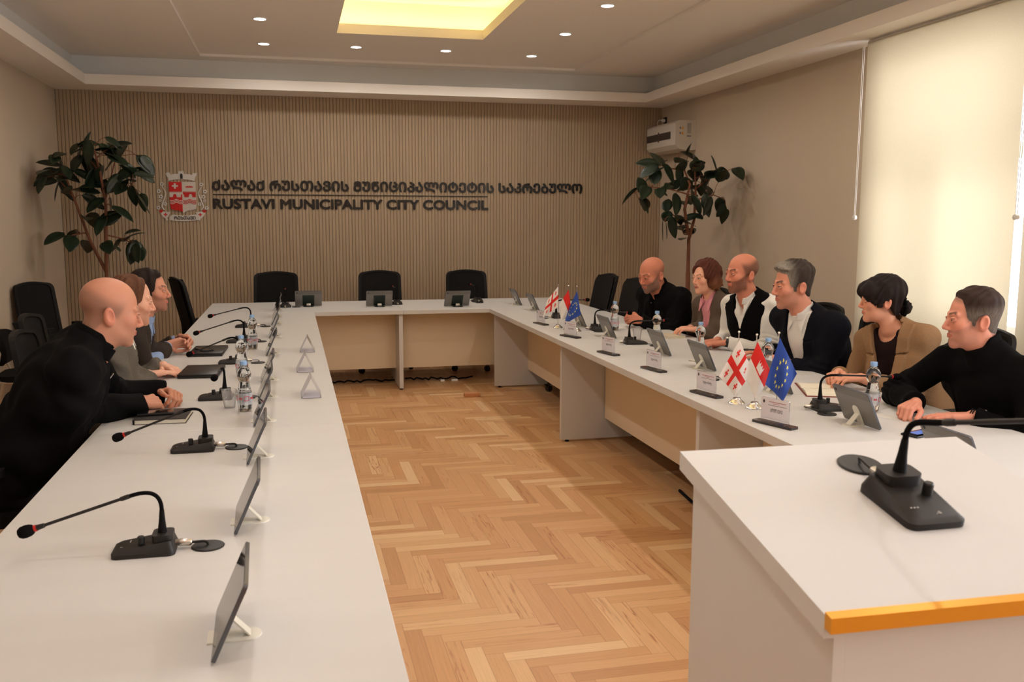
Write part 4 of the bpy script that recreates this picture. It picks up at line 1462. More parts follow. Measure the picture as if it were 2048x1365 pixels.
def paint_head(q, s, base):
    n = len(q)
    C = np.tile(np.array(base, float), (n, 1))
    x = np.abs(q[:, 0]); y = q[:, 1]; z = q[:, 2]
    def mixin(m, c):
        nonlocal C
        m = np.clip(m, 0, 1)[:, None]
        C = C * (1 - m) + np.array(c, float) * m
    red = srgb(*s.get('red', (214, 130, 108)))
    mixin(.40 * (1 - ss(np.linalg.norm(q * [1, 1, 1] - [0, .108, -.026], axis=1), .008, .022)), red)
    mixin(.35 * (1 - ss(np.hypot(x - .043, z + .022), .01, .035)) * (y > .03), red)
    mixin(.55 * ss(x, .072, .080) * (np.hypot(y + .018, z + .010) < .045), red)
    # hair shadow (stubble) and beard
    if 'stub' in s:
        col, amt = s['stub']
        f = hair_field(q, s)
        side, fade = 1, 1
        if s.get('bald'):
            bz0 = s.get('baldz', .055)
            f = np.minimum(.030 - y + .35 * (z - .03), z + .012 + .070 * ss(-y, .01, .075))
            fade = 1 - ss(z - .45 * np.maximum(0, -y - .01), bz0 - .030, bz0 + .012)
        ear = 1 - (x > .074) * (np.hypot(y + .018, z + .010) < .040)
        mixin(amt * ss(f, -.010, .012) * side * fade * ear * ss(z, -.10, -.07), srgb(*col))
    if 'beard' in s:
        col, amt = s['beard']
        line = -.036 + .55 * np.clip(.085 - y, 0, .09)
        m = ss(line - z, -.004, .014) * ss(y, -.012, .014) * ss(z, -.125, -.100)
        m = m * (1 - ss(-z, .085, .11) * (1 - ss(y, .02, .05)))
        mous = (1 - ss(np.abs(z + .0455), .004, .009)) * (1 - ss(x, .022, .032)) * (y > .07)
        m = np.maximum(m, mous * .9)
        m = m * (.80 + .30 * np.random.default_rng(7).random(len(m)))
        lipm = (np.abs(z + .0590) < .0095) * (x < .023) * (y > .08)
        m = m * (1 - lipm) * (1 - (x > .071) * (z > -.03))
        mixin(amt * m, srgb(*col))
    # lips
    lp_ = (np.abs(z + .0588) < .0088 * (1 - .6 * (x / .024) ** 2)) & (x < .024) & (y > .080)
    mixin(.70 * lp_, srgb(*s.get('lips', (176, 92, 80))))
    # brows
    bz = .0285 + .012 * np.clip(x - .014, 0, .02) / .02 * .5 - .010 * np.clip(x - .036, 0, .02) / .02
    bt = s.get('browt', .0042)
    mixin(s.get('browa', .85) * (1 - ss(np.abs(z - bz), bt * .5, bt * 1.5)) * ss(x, .009, .013) * (1 - ss(x, .044, .052)) * (y > .055), srgb(*s.get('brow', (50, 36, 30))))
    # eyes
    de = np.linalg.norm(np.stack([x, y, z], 1) - [.031, .0775, .006], axis=1)
    eye = (de < .0140) & (y > .084) & (np.abs(z - .0055) < .0058) & (x > .019) & (x < .0445)
    mixin(1.0 * eye, srgb(214, 204, 196))
    gx = s.get('gaze', 0.0)
    ir = eye & (np.hypot(q[:, 0] - np.sign(q[:, 0]) * .031 - gx, z - .0058) < .0062)
    mixin(1.0 * ir, srgb(40, 28, 22))
    lash = (de < .0175) & (y > .080) & (np.abs(z - .0112) < .0020) & (x > .017) & (x < .047)
    mixin(.7 * lash, srgb(40, 26, 22))
    return C


def hand_caps(w, d, n, right, curl=.4, thumb=.3, sc=1.0, spread=.12):
    w = np.asarray(w, float); d = nrm3(d); n = np.asarray(n, float); n = nrm3(n - d * (n @ d))
    th = np.cross(n, d) * (1 if right else -1)
    caps = []
    K = [(.086, .027), (.091, .0092), (.086, -.0092), (.077, -.0265)]
    Ls = [(.040, .025, .020), (.044, .028, .021), (.040, .026, .020), (.031, .020, .018)]
    Rr = [.0092, .0094, .0088, .0078]
    for i, ((kd, kt), L, r) in enumerate(zip(K, Ls, Rr)):
        kn = w + (d * kd + th * kt) * sc
        base = w + (d * .012 + th * kt * .62) * sc
        caps.append((base, kn - n * .002, .0155 * sc, .0118 * sc))
        a = -spread * (i - 1.5) * .35
        fd = nrm3(d * math.cos(a) + th * (-math.sin(a)) * -1)
        p = kn
        ang = 0
        cu = curl[i] if isinstance(curl, (tuple, list)) else curl
        rr = r * sc
        for j, l in enumerate(L):
            ang += cu * (1.0, 1.15, .75)[j]
            v = fd * math.cos(ang) - n * math.sin(ang)
            q = p + v * l * sc
            caps.append((p, q, rr, rr * .93)); rr *= .93
            p = q
    tb = w + (d * .022 + th * .022 - n * .006) * sc
    td = nrm3(d * .72 + th * .62 - n * .22)
    caps.append((tb, tb + td * .040 * sc, .0145 * sc, .0122 * sc))
    p = tb + td * .040 * sc
    t2 = nrm3(td * (1 - thumb) + d * .8 * thumb - th * .55 * thumb - n * .25 * thumb)
    caps.append((p, p + t2 * .032 * sc, .0118 * sc, .0104 * sc)); p = p + t2 * .032 * sc
    t3 = nrm3(t2 * .8 + d * .25 - th * .35 * thumb)
    caps.append((p, p + t3 * .025 * sc, .0102 * sc, .0085 * sc))
    return caps


def solve_elbow(S, W, over, side, back, l1=.295, l2=.262):
    """picks the elbow: low and out, but resting above the table where it is over it"""
    S, W = np.asarray(S, float), np.asarray(W, float)
    D = np.linalg.norm(W - S)
    if D > (l1 + l2) * .985:
        k = D / ((l1 + l2) * .985); l1 *= k; l2 *= k
    a = (l1 * l1 - l2 * l2 + D * D) / (2 * D)
    h = math.sqrt(max(l1 * l1 - a * a, 0))
    u = (W - S) / D
    t = nrm3(np.cross(u, [0, 0, 1])); v = np.cross(u, t)
    best = None
    for k in range(72):
        an = 2 * PI * k / 72
        E = S + u * a + (t * math.cos(an) + v * math.sin(an)) * h
        c = E[2] * 1.2 - .45 * (E - S) @ side - .25 * (E - S) @ back
        zmin = .805 if over(E) else .55
        if E[2] < zmin:
            c += 20 * (zmin - E[2])
        if best is None or c < best[0]:
            best = (c, E)
    return best[1]


def build_person(S):
    hc = np.array(S['head'], float)
    hs = S.get('hs', 1.0)
    yaw_, pit_, rol_ = [math.radians(v) for v in S['look']]
    f = np.array([math.cos(yaw_) * math.cos(pit_), math.sin(yaw_) * math.cos(pit_), -math.sin(pit_)])
    r = np.array([math.sin(yaw_), -math.cos(yaw_), 0.])
    u = np.cross(r, f)
    r, u = r * math.cos(rol_) + u * math.sin(rol_), u * math.cos(rol_) - r * math.sin(rol_)
    HR = np.stack([r, f, u], 1)            # local -> world columns
    tw = lambda p: hc + HR @ (np.asarray(p, float) * hs)
    bz_ = math.radians(S['body'])
    bf = np.array([math.cos(bz_), math.sin(bz_), 0.]); br = np.array([math.sin(bz_), -math.cos(bz_), 0.])
    up_ = np.array([0, 0, 1.])
    N = tw((0, -.050, S.get('nz', -.146))) + np.array(S.get('nshift', (0, 0, 0)))
    Pl = np.array(S['pelvis'], float)
    w = nrm3(N - Pl)
    sd_ = nrm3(br - w * (br @ w)); ff = np.cross(w, sd_)
    sw = S.get('sw', .185); bulk = S.get('bulk', 1.0); belly = S.get('belly', 0.0)
    SH = [N - w * .074 + sd_ * sg * sw - ff * .012 for sg in (1, -1)]    # right, left
    over = S['over']
    hands = S['hands']     # right, left: (wrist, dir, normal, curl, thumb)
    arms = []
    for k in (0, 1):
        W = np.array(hands[k][0], float)
        E = np.array(hands[k][5], float) if len(hands[k]) > 5 and hands[k][5] is not None else solve_elbow(SH[k], W, over, sd_ * (1 if k == 0 else -1), -bf, S.get('l1', .295), S.get('l2', .262))
        arms.append((SH[k], E, W))
    TB = np.stack([sd_, ff, w], 1)

    def tl(P):
        return (P - N) @ TB

    na = nrm3(tw((0, -.020, -.045)) - N)
    cs = nrm3(sd_ - na * (sd_ @ na))
    CB = np.stack([cs, np.cross(na, cs), na], 1)

    def torso(P, t=0.0):
        L = np.linalg.norm(N - Pl)
        q = tl(P)
        d = sde(q, (0, .0, -L + .03), (.172 * bulk + .01, .132 * bulk, .15))
        d = smin(d, sde(q, (0, .018 + belly * .6, -L + .20), (.160 * bulk + belly * .5, .118 * bulk + belly, .19)), .06)
        d = smin(d, sde(q, (0, .006, -.205), (.178 * bulk * sw / .185, .122 * bulk, .190)), .06)
        d = smin(d, sdc(q, (sw * .96, -.012, -.080), (-sw * .96, -.012, -.080), .052 * bulk), .06)
        d = smin(d, sdc(q, (0, -.015, -.005), (sw * .62, -.012, -.056), .052, .046), .035)
        d = smin(d, sdc(q, (0, -.015, -.005), (-sw * .62, -.012, -.056), .052, .046), .035)
        if S.get('bust'):
            d = smin(d, np.minimum(np.linalg.norm(q - [.075, .085, -.215], axis=1), np.linalg.norm(q - [-.075, .085, -.215], axis=1)) - .062, .05)
        return d - t

    def arm(P, k, ru, re, rw, cut):
        A, E, W = arms[k]
        d = smin(sdc(P, A, E, ru, re), sdc(P, E, W, re, rw), .03)
        dr = nrm3(W - E)
        return smax(d, (P - (W - dr * cut)) @ dr, .004)

    def wr(P, amp=.005, seed=0.0):
        a = np.sin(P @ [31, 17, 22.] + 2.2 * np.sin(P @ [9, -13, 11.] + seed)) * np.sin(P @ [-12, 21, 15.] + seed)
        for (A, E, W) in arms:
            m = np.exp(-(np.linalg.norm(P - E, axis=1) / .085) ** 2)
            dd = nrm3(E - A)
            a = a + 1.3 * m * np.sin((P - E) @ dd * 150 + 3 * np.sin(P @ [25, 19, 31.]))
        return amp * a

    root = thing('person', S['label'], 'person', (0, 0, 0), 0, S.get('group', 'people seated at the table'))
    h = S.get('h', .0028)
    # ---- skin: head, neck, trunk, arms and hands in one surface
    hcaps = []
    for k in (0, 1):
        hw = hands[k]
        hcaps.append(hand_caps(hw[0], hw[1], hw[2], k == 0, hw[3], hw[4], S.get('hand', 1.0)))
    hb = []
    for cp in hcaps:
        pts = np.array([c[0] for c in cp] + [c[1] for c in cp])
        c0 = pts.mean(0)
        hb.append((c0, np.linalg.norm(pts - c0, axis=1).max() + .05))

    def skin(P):
        out = torso(P, -.016)
        for k in (0, 1):
            A, E, W = arms[k]
            out = smin(out, sdc(P, A, E, .040, .036), .02)
            out = smin(out, sdc(P, E, W, .036, .0255 * S.get('hand', 1.0)), .012)
            c0, rr = hb[k]
            m = np.linalg.norm(P - c0, axis=1) < rr
            if m.any():
                Q = P[m]; dh = None
                for (a, b, r1, r2_) in hcaps[k]:
                    di = sdc(Q, a, b, r1, r2_)
                    dh = di if dh is None else smin(dh, di, .0045)
                out[m] = smin(out[m], dh, .007)
        m = np.linalg.norm(P - (hc - up_ * .03), axis=1) < .26 * hs
        if m.any():
            q = ((P[m] - hc) @ HR) / hs
            out[m] = smin(out[m], head_sdf(q, S) * hs, .010)
        return out
    allp = np.array([hc + up_ * .15, hc + [.13, .13, 0], hc - [.13, .13, 0], Pl + [.2, .2, .1], Pl - [.2, .2, -.12]] + [p for cp in hcaps for c in cp for p in c[:2]] + [a for ar in arms for a in ar] )
    lo, hi = allp.min(0) - .06, allp.max(0) + .06
    lo[2] = max(lo[2], .60)
    V, F = surf(skin, lo, hi, h)
    base = np.array(srgb(*S.get('skin', (222, 166, 138))))
    C = np.tile(base, (len(V), 1))
    m = np.linalg.norm(V - hc, axis=1) < .24 * hs
    ql = ((V[m] - hc) @ HR) / hs
    C[m] = paint_head(ql, S, base)
    # knuckles and fingertips a little redder
    for cp in hcaps:
        for (a, b, _, _2) in cp[2::4]:
            dm = 1 - ss(np.linalg.norm(V - b, axis=1), .006, .018)
            C = C * (1 - .18 * dm[:, None]) + np.array(srgb(214, 120, 98)) * .18 * dm[:, None]
    mesh_np('body', V, F, M_skin, root, C)
    # ---- hair
    hr = S.get('hair')
    if hr:
        hcol = np.array(srgb(*hr['col']))
        th_ = hr.get('t', .010)
        strand = hr.get('strand', .0022)

        def hq(P):
            return ((P - hc) @ HR) / hs

        def hair(P):
            q = hq(P)
            x = np.abs(q[:, 0])
            cran = sde(np.stack([x, q[:, 1], q[:, 2]], 1), (0, -.018, .045), (.075, .096, .080))
            cran = smin(cran, sde(q, (0, .028, -.022), (.059, .062, .086)), .03)
            cran = smin(cran, sde(q, (0, -.03, -.03), (.058, .058, .075)), .03)
            nz = np.sin(q @ [150, 20, 60.] + 5 * np.sin(q @ [20, 35, 14.])) * strand + np.sin(q @ [60, -90, 40.] + 2.) * strand * .6
            st = hr['style']
            if st == 'short':
                tt = th_ * (.22 + .78 * ss(q[:, 2], .03, .10)) + hr.get('quiff', 0) * ss(q[:, 1], .02, .07) * ss(q[:, 2], .07, .11)
                fld = hair_field(q, dict(S, front=hr.get('front', .080)))
                tt = tt * (.10 + .90 * ss(fld, .0, .030))
                d = cran - tt - nz * ss(q[:, 2], .0, .08) * ss(fld, 0, .02)
                ear = sde(np.stack([x, q[:, 1], q[:, 2]], 1), (.079, -.012, -.014), (.02, .026, .034))
                d = smax(d, -fld - .002, .006)
                return smax(d, -ear, .004) * hs
            if st == 'bob':
                d = sde(q, (0, -.024, .042), (.094, .112, .102))
                d = smin(d, sde(np.stack([x, q[:, 1], q[:, 2]], 1), (.068, -.036, -.032), (.034, .062, .052)), .04)
                d = smin(d, sde(q, (0, -.075, -.040), (.075, .045, .070)), .03)
                wav = .006 * np.sin(q[:, 2] * 70 + x * 50 + 3 * np.sin(q[:, 1] * 40))
                d = d - nz - wav * .6
                face = sde(q, (.004, .110, -.035), (.060, .075, .108))
                sw_ = sde(q, (-.020, .10, .035), (.050, .060, .068))
                face = np.minimum(face, sw_)
                nk_ = sde(q, (0, .03, -.14), (.060, .075, .06))
                d = smax(d, -face, .008)
                return smax(d, -nk_, .01) * hs
            if st == 'updo':
                d = cran - .014 - nz
                d = smin(d, sde(q, (0, -.03, .06), (.083, .105, .080)), .02) - .001
                # fringe swept to the sides
                fr = sde(np.stack([x, q[:, 1], q[:, 2]], 1), (.040, .060, .055), (.046, .052, .052))
                lock = sdc(np.stack([x, q[:, 1], q[:, 2]], 1), (.045, .082, .055), (.070, .045, -.005), .020, .008)
                d = smin(smin(d, fr, .015), lock, .012) - nz
                face = sde(q, (0, .120, -.040), (.056, .075, .092))
                d = smax(d, -face, .008)
                fld = np.maximum(hair_field(q, dict(S, front=.06)), .004 - np.minimum(fr, lock))
                d = smax(d, -fld - .004, .008)
                bun = np.linalg.norm((q - [0, -.128, -.042]) / [1, .9, 1.05], axis=1) - .038
                bun = bun - .004 * np.sin(q @ [140, 100, 130.]) * np.sin(q @ [-90, 130, 100.])
                ear = sde(np.stack([x, q[:, 1], q[:, 2]], 1), (.080, -.010, -.022), (.02, .020, .026))
                d = smax(d, -ear, .004)
                return smin(d, bun, .01) * hs
            return cran
        V, F = surf(hair, hc - .21, hc + .21, .0028)
        q = hq(V)
        v = np.sin(q @ [150, 20, 60.] + 5 * np.sin(q @ [20, 35, 14.]))
        C = hcol * (1 + .10 * v[:, None])
        if 'col2' in hr:
            m2 = hr['mask'](q)[:, None]
            C = C * (1 - m2) + np.array(srgb(*hr['col2'])) * m2
        mesh_np('hair', V, F, M_hair, root, np.clip(C, 0, 1))
    # ---- clothes
    for g in S['clothes']:
        kind = g['kind']
        m = g['mat']
        if kind in ('shirt', 'jacket', 'vest', 'sweater'):
            t = g.get('t', .012)
            ru, re, rw = g.get('sleeve', (.062, .054, .042))
            vz, vw = g.get('v', (0, 0))
            def garment(P, g=g, t=t, ru=ru, re=re, rw=rw, vz=vz, vw=vw):
                q = tl(P)
                d = torso(P, t)
                if g.get('sleeves', True):
                    for k in (0, 1):
                        d = smin(d, arm(P, k, ru, re, rw, g.get('cuff', .0)), .05)
                if 'nk' in g:
                    rn = .057 * S.get('neck', 1.0) * hs + g.get('nt', .004)
                    d = smin(d, sdc(P, N - na * .05, N + na * g['nk'], rn + .004, rn), .02)
                    d = smax(d, (P - (N + na * g['nk'])) @ na, .003)
                d = d - wr(P, g.get('wr', .0055), g.get('seed', 0.))
                if vz:
                    x = np.abs(q[:, 0]); wv = vw * np.clip((q[:, 2] - vz) / (-vz), 0, 1.3)
                    lap = ss(x, wv, wv + .004) * (1 - ss(x, wv + g.get('lapw', .045), wv + g.get('lapw', .045) + .004)) * (q[:, 1] > 0) * (q[:, 2] > vz)
                    lap = lap * np.where(np.abs(q[:, 2] + .10) < .004, 0, 1)
                    d = d - g.get('lap', .004) * lap
                    reg = np.maximum(x - wv, -q[:, 1])
                    d = smax(d, -reg, .003)
                if kind == 'vest':
                    x = np.abs(q[:, 0])
                    hole = np.linalg.norm((np.stack([x, q[:, 1], q[:, 2]], 1) - [sw + .045, -.005, -.11]) / [1, 1.6, 1.55], axis=1) - .088
                    d = smax(d, -hole, .004)
                # neck opening
                nk = 1.0 if not g.get('nr') else sdc(q, (0, g.get('ny', .0), -.02), (0, -.01 + g.get('ny', .0), .16), g.get('nr', .064), g.get('nr', .064))
                if g.get('nr'):
                    d = smax(d, -nk, .004)
                # crossing the neck column upwards is never cloth
                return smax(d, q[:, 2] - g.get('ztop', .045), .004)
            hh = g.get('h', .0055)
            V, F = surf(garment, lo - .06, hi + .03, hh)
            go = mesh_np(g['name'], V, F, m, root)
            go.data.polygons.foreach_set('use_smooth', np.ones(len(F), bool))
        elif kind == 'collar':     # standing or folded band round the neck
            r0, z0, z1, tk = g['r'], g['z0'], g['z1'], g.get('tk', .004)
            op = g.get('open', .0)
            def col(P, r0=r0, z0=z0, z1=z1, tk=tk, op=op, g=g):
                q = (P - N) @ CB
                fl_ = g.get('flare', 0.0)
                ax = q[:, :2] - np.array([0, g.get('cy', .004)])
                rad = np.hypot(ax[:, 0], ax[:, 1] * g.get('oval', .95))
                d = np.abs(rad - (r0 - fl_ * (q[:, 2] - z0))) - tk
                ztop = z1 - g.get('dip', .02) * ss(ax[:, 1], 0, .06)
                d = smax(d, np.maximum(z0 - .0 - q[:, 2] - g.get('dipb', 0.0) * ss(ax[:, 1], 0, .06), q[:, 2] - ztop), .003)
                if op:
                    wv = op * np.clip((q[:, 2] - (z0 - .03)) / .06, .2, 1.5)
                    d = smax(d, -np.maximum(np.abs(q[:, 0]) - wv, -ax[:, 1]), .003)
                return d
            V, F = surf(col, N - .17, N + .17, .0028)
            if len(F):
                mesh_np(g['name'], V, F, m, root)
        elif kind == 'points':     # two folded collar points
            def pts_(P, g=g):
                q = tl(P); x = np.abs(q[:, 0])
                p = np.stack([x, q[:, 1], q[:, 2]], 1)
                a = np.array([.020, .066, -.008]); b = np.array([g.get('px', .040), .104, -.060]); c = np.array([.064, .040, .010])
                dd = sdc(p, a, b, .004, .002)
                # triangle a-b-c sampled by capsules
                for t_ in np.linspace(0, 1, 7):
                    dd = smin(dd, sdc(p, a * (1 - t_) + b * t_, c * (1 - t_ * .45) + b * t_ * .45, .004, .003), .004)
                return dd
            V, F = surf(pts_, N - .15, N + .15, .0026)
            mesh_np(g['name'], V, F, m, root)
        elif kind == 'cuffs':
            for k in (0, 1):
                A, E, W = arms[k]; dr = nrm3(W - E)
                a = W - dr * (g['back'] + .02); b = W + dr * g['fwd']
                mb = MB(); mb.tube([Vector(a), Vector(b)], [g['r'] + .002, g['r']], 20, caps=True)
                mb.build(g['name'], m, root, smooth=50)
        elif kind == 'trousers':
            ks = []
            for sg in (1, -1):
                hip = Pl + br * sg * .095 + np.array([0, 0, -.005])
                kn = hip + bf * .43 + br * sg * .05; kn[2] = .50
                an = kn + bf * (-.05); an[2] = .09
                ks.append((hip, kn, an))
            def tro(P):
                d = sde(P - Pl, (0, 0, 0), (.185, .185, .10))
                for hip, kn, an in ks:
                    d = smin(d, sdc(P, hip, kn, .088, .066), .04)
                    d = smin(d, sdc(P, kn, an, .064, .050), .03)
                return d - wr(P, .003)
            aa = np.array([p for k_ in ks for p in k_] + [Pl])
            V, F = surf(tro, aa.min(0) - .22, aa.max(0) + .22, .012)
            mesh_np(g['name'], V, F, m, root)
            for hip, kn, an in ks:
                mb = MB()
                M4 = Matrix.Translation(Vector((an[0], an[1], 0))) @ Matrix.Rotation(bz_, 4, 'Z')
                mb.box((-.08, -.045, 0), (.19, .045, .085), .035, M4, 3)
                mb.build('shoe', M_black, root, smooth=60)
    PEOPLE.append((root, dict(N=N, TB=TB, arms=arms, tw=tw, HR=HR)))
    return root, dict(N=N, TB=TB, arms=arms, torso=torso, tl=tl, ff=ff, w=w, sd=sd_)


PEOPLE = []
overL = lambda E: E[0] > -.80
overR = lambda E: E[0] < 2.82
BK = cloth('black_wool', (13, 12, 13))
BK2 = cloth('black_knit', (11, 10, 11), .95)
NV = cloth('navy_suit', (19, 20, 27), .85)
TR = cloth('dark_trousers', (30, 30, 34))


def front_item(info, root, lx, lz, sx, sz, name, m, off=.016, dy=.003):
    """small item on the chest at torso coordinates (lx, lz)"""
    ys = np.linspace(.05, .25, 200)
    P = info['N'] + np.stack([np.full(200, lx), ys, np.full(200, lz)], 1) @ info['TB'].T
    d = info['torso'](P, off)
    y = ys[np.argmax(d > 0)]
    c = info['N'] + info['TB'] @ np.array([lx, y, lz])
    R = Matrix([list(info['TB'][i]) for i in range(3)]).to_4x4()
    mb = MB(); mb.box((-sx, -.001, -sz), (sx, dy, sz), .001, Matrix.Translation(Vector(c)) @ R, 1)
    return mb.build(name, m, root, smooth=None)


SK1 = (222, 160, 132)
# --- left row
p1, i1 = build_person(dict(
    label='bald heavy man in a black jacket, hands clasped, nearest on the left side', head=(-.697, 3.90, 1.212), nz=-.118, hs=1.09, look=(20, 12, 0), body=14,
    pelvis=(-1.16, 3.86, .56), sw=.215, bulk=1.16, belly=.035, neck=1.22, jw=1.12, fw=1.06, over=overL, skin=(200, 140, 114), hand=1.08,
    hands=[((-.640, 4.150, .795), (.55, .80, 0), (.40, -.35, .8), .75, .5, (-.86, 3.945, .815)), ((-.575, 4.395, .800), (.55, -.75, .08), (.25, .45, .8), .85, .5, (-.80, 4.33, .815))],
    bald=True, baldz=.045, stub=((122, 96, 84), .55), beard=((168, 122, 102), .22), brow=(120, 84, 66), browa=.55,
    clothes=[dict(kind='shirt', name='shirt', mat=BK2, t=.004, sleeves=False, nr=0, nk=.030, ztop=.09),
             dict(kind='jacket', name='jacket', mat=BK, t=.018, sleeve=(.074, .064, .050), cuff=.005, v=(-.30, .022), lapw=.035, lap=.003, nr=.076, wr=.008),
             dict(kind='collar', name='collar', mat=BK, r=.080, z0=-.03, z1=.052, tk=.006, open=.010, oval=.95, dip=.030),
             dict(kind='trousers', name='trousers', mat=TR)]))
front_item(i1, p1, .004, -.075, .003, .016, 'zip_pull', M_chrome, .020, .004)

p2, i2 = build_person(dict(
    label='man in a grey zip sweater with a white collar, one hand over the other', head=(-.790, 4.97, 1.166), hs=1.02, look=(14, 8, 0), body=8,
    pelvis=(-1.03, 4.95, .55), sw=.185, over=overL, skin=(232, 176, 150), red=(224, 138, 118),
    hands=[((-.735, 5.02, .785), (.75, .60, .02), (0, 0, 1), .22, .4), ((-.690, 5.24, .795), (.62, -.60, -.10), (.1, .1, 1), .30, .4)],
    stub=((120, 78, 56), .2), beard=((184, 112, 76), .42), brow=(128, 84, 62), browa=.5,
    hair=dict(style='short', col=(96, 62, 44), t=.010, front=.098, quiff=.0),
    clothes=[dict(kind='shirt', name='shirt', mat=cloth('white_cotton', (232, 228, 222), .8), t=.004, sleeves=False, nr=0, nk=.012, ztop=.07),
             dict(kind='sweater', name='sweater', mat=cloth('grey_knit', (104, 98, 90), .95, .12, 160), t=.016, sleeve=(.066, .058, .050), cuff=.01, v=(-.13, .055), lapw=.02, lap=.003, nr=.066, wr=.009, seed=2.),
             dict(kind='points', name='collar', mat=cloth('white_cotton', (232, 228, 222)), px=.046),
             dict(kind='collar', name='collar_band', mat=cloth('white_cotton', (232, 228, 222)), r=.063, z0=-.02, z1=.036, open=.030),
             dict(kind='trousers', name='trousers', mat=TR)]))

p3, i3 = build_person(dict(
    label='dark-haired man in a dark grey suit and light blue shirt, farthest on the left side', head=(-.812, 5.77, 1.158), hs=1.02, look=(-6, 0, 0), body=2,
    pelvis=(-1.14, 5.80, .55), sw=.19, over=overL, skin=(208, 146, 120),
    hands=[((-.750, 5.93, .815), (.75, .45, .12), (-.30, .85, .45), .80, .5), ((-.715, 6.08, .830), (.80, -.30, .10), (-.10, .80, .55), .90, .5)],
    stub=((60, 42, 34), .5), beard=((120, 78, 60), .50), brow=(44, 30, 24),
    hair=dict(style='short', col=(40, 29, 25), t=.010, front=.086, quiff=.003),
    clothes=[dict(kind='shirt', name='shirt', mat=cloth('light_blue_cotton', (148, 168, 204), .8), t=.004, sleeves=True, sleeve=(.045, .040, .033), cuff=-.004, nr=0, nk=.012, ztop=.07, wr=.001),
             dict(kind='jacket', name='suit_jacket', mat=cloth('charcoal_suit', (62, 54, 50), .85), t=.016, sleeve=(.066, .056, .044), cuff=.018, v=(-.34, .070), nr=.070, seed=1.),
             dict(kind='points', name='collar', mat=cloth('light_blue_cotton', (148, 168, 204))),
             dict(kind='collar', name='collar_band', mat=cloth('light_blue_cotton', (148, 168, 204)), r=.061, z0=-.02, z1=.038, open=.022),
             dict(kind='trousers', name='trousers', mat=TR)]))

# --- right row, far to near
p4, i4 = build_person(dict(
    label='bald bearded man in a black jacket, fists folded, farthest on the right side', head=(2.728, 6.80, 1.150), nz=-.122, hs=1.10, look=(203, 16, 0), body=200, h=.0032,
    pelvis=(3.06, 6.92, .56), sw=.205, bulk=1.10, belly=.02, neck=1.15, jw=1.08, over=overR, skin=(206, 132, 106), hand=1.05,
    hands=[((2.615, 6.86, .815), (-.85, -.45, .10), (-.2, .75, .45), .95, .5), ((2.590, 6.66, .815), (-.75, .35, .15), (-.35, -.75, .5), .95, .5)],
    bald=True, baldz=.05, stub=((122, 98, 88), .40), beard=((112, 98, 88), .80), brow=(96, 66, 52), browa=.7,
    clothes=[dict(kind='shirt', name='shirt', mat=BK2, t=.004, sleeves=False, nr=0, nk=.030, ztop=.09),
             dict(kind='jacket', name='jacket', mat=BK, t=.018, sleeve=(.072, .062, .047), cuff=.008, v=(-.30, .030), lapw=.04, nr=.076, wr=.008, seed=3.),
             dict(kind='collar', name='collar', mat=BK, r=.078, z0=-.03, z1=.060, tk=.006, open=.016, dip=.045),
             dict(kind='trousers', name='trousers', mat=TR)]))
front_item(i4, p4, .002, -.060, .003, .014, 'zip_pull', M_chrome, .020, .004)

p5, i5 = build_person(dict(
    label='woman with auburn bobbed hair in a grey blazer and pink blouse, right side', head=(2.863, 6.12, 1.171), hs=.97, look=(196, 4, 0), body=196, h=.0030,
    pelvis=(3.14, 6.16, .56), sw=.165, bulk=.90, bust=True, neck=.84, jw=.88, fw=.95, over=overR, skin=(232, 172, 144), hand=.90, lips=(150, 34, 34), nose=.88,
    hands=[((2.800, 6.205, .805), (-.90, -.15, .05), (-.1, .2, 1), .35, .5), ((2.785, 6.085, .805), (-.85, .35, .10), (-.15, -.1, 1), .45, .6)],
    brow=(84, 48, 34), browt=.003,
    hair=dict(style='bob', col=(84, 44, 32), strand=.0032, col2=(150, 98, 66), mask=lambda q: np.clip(ss(-q[:, 2], -.02, .05) * ss(-q[:, 1], -.05, .02), 0, 1) * .6),
    clothes=[dict(kind='shirt', name='blouse', mat=cloth('pink_cotton', (222, 150, 160), .8), t=.004, sleeves=False, nr=0, nk=.002, ztop=.06),
             dict(kind='jacket', name='blazer', mat=cloth('grey_brown_blazer', (96, 82, 72), .85), t=.013, sleeve=(.056, .048, .040), cuff=.012, v=(-.36, .062), lapw=.0, lap=0, nr=.062, seed=4., wr=.0025),
             dict(kind='points', name='collar', mat=cloth('pink_cotton', (222, 150, 160)), px=.050),
             dict(kind='collar', name='collar_band', mat=cloth('pink_cotton', (222, 150, 160)), r=.055, z0=-.02, z1=.040, open=.030, flare=.15),
             dict(kind='trousers', name='trousers', mat=TR)]))

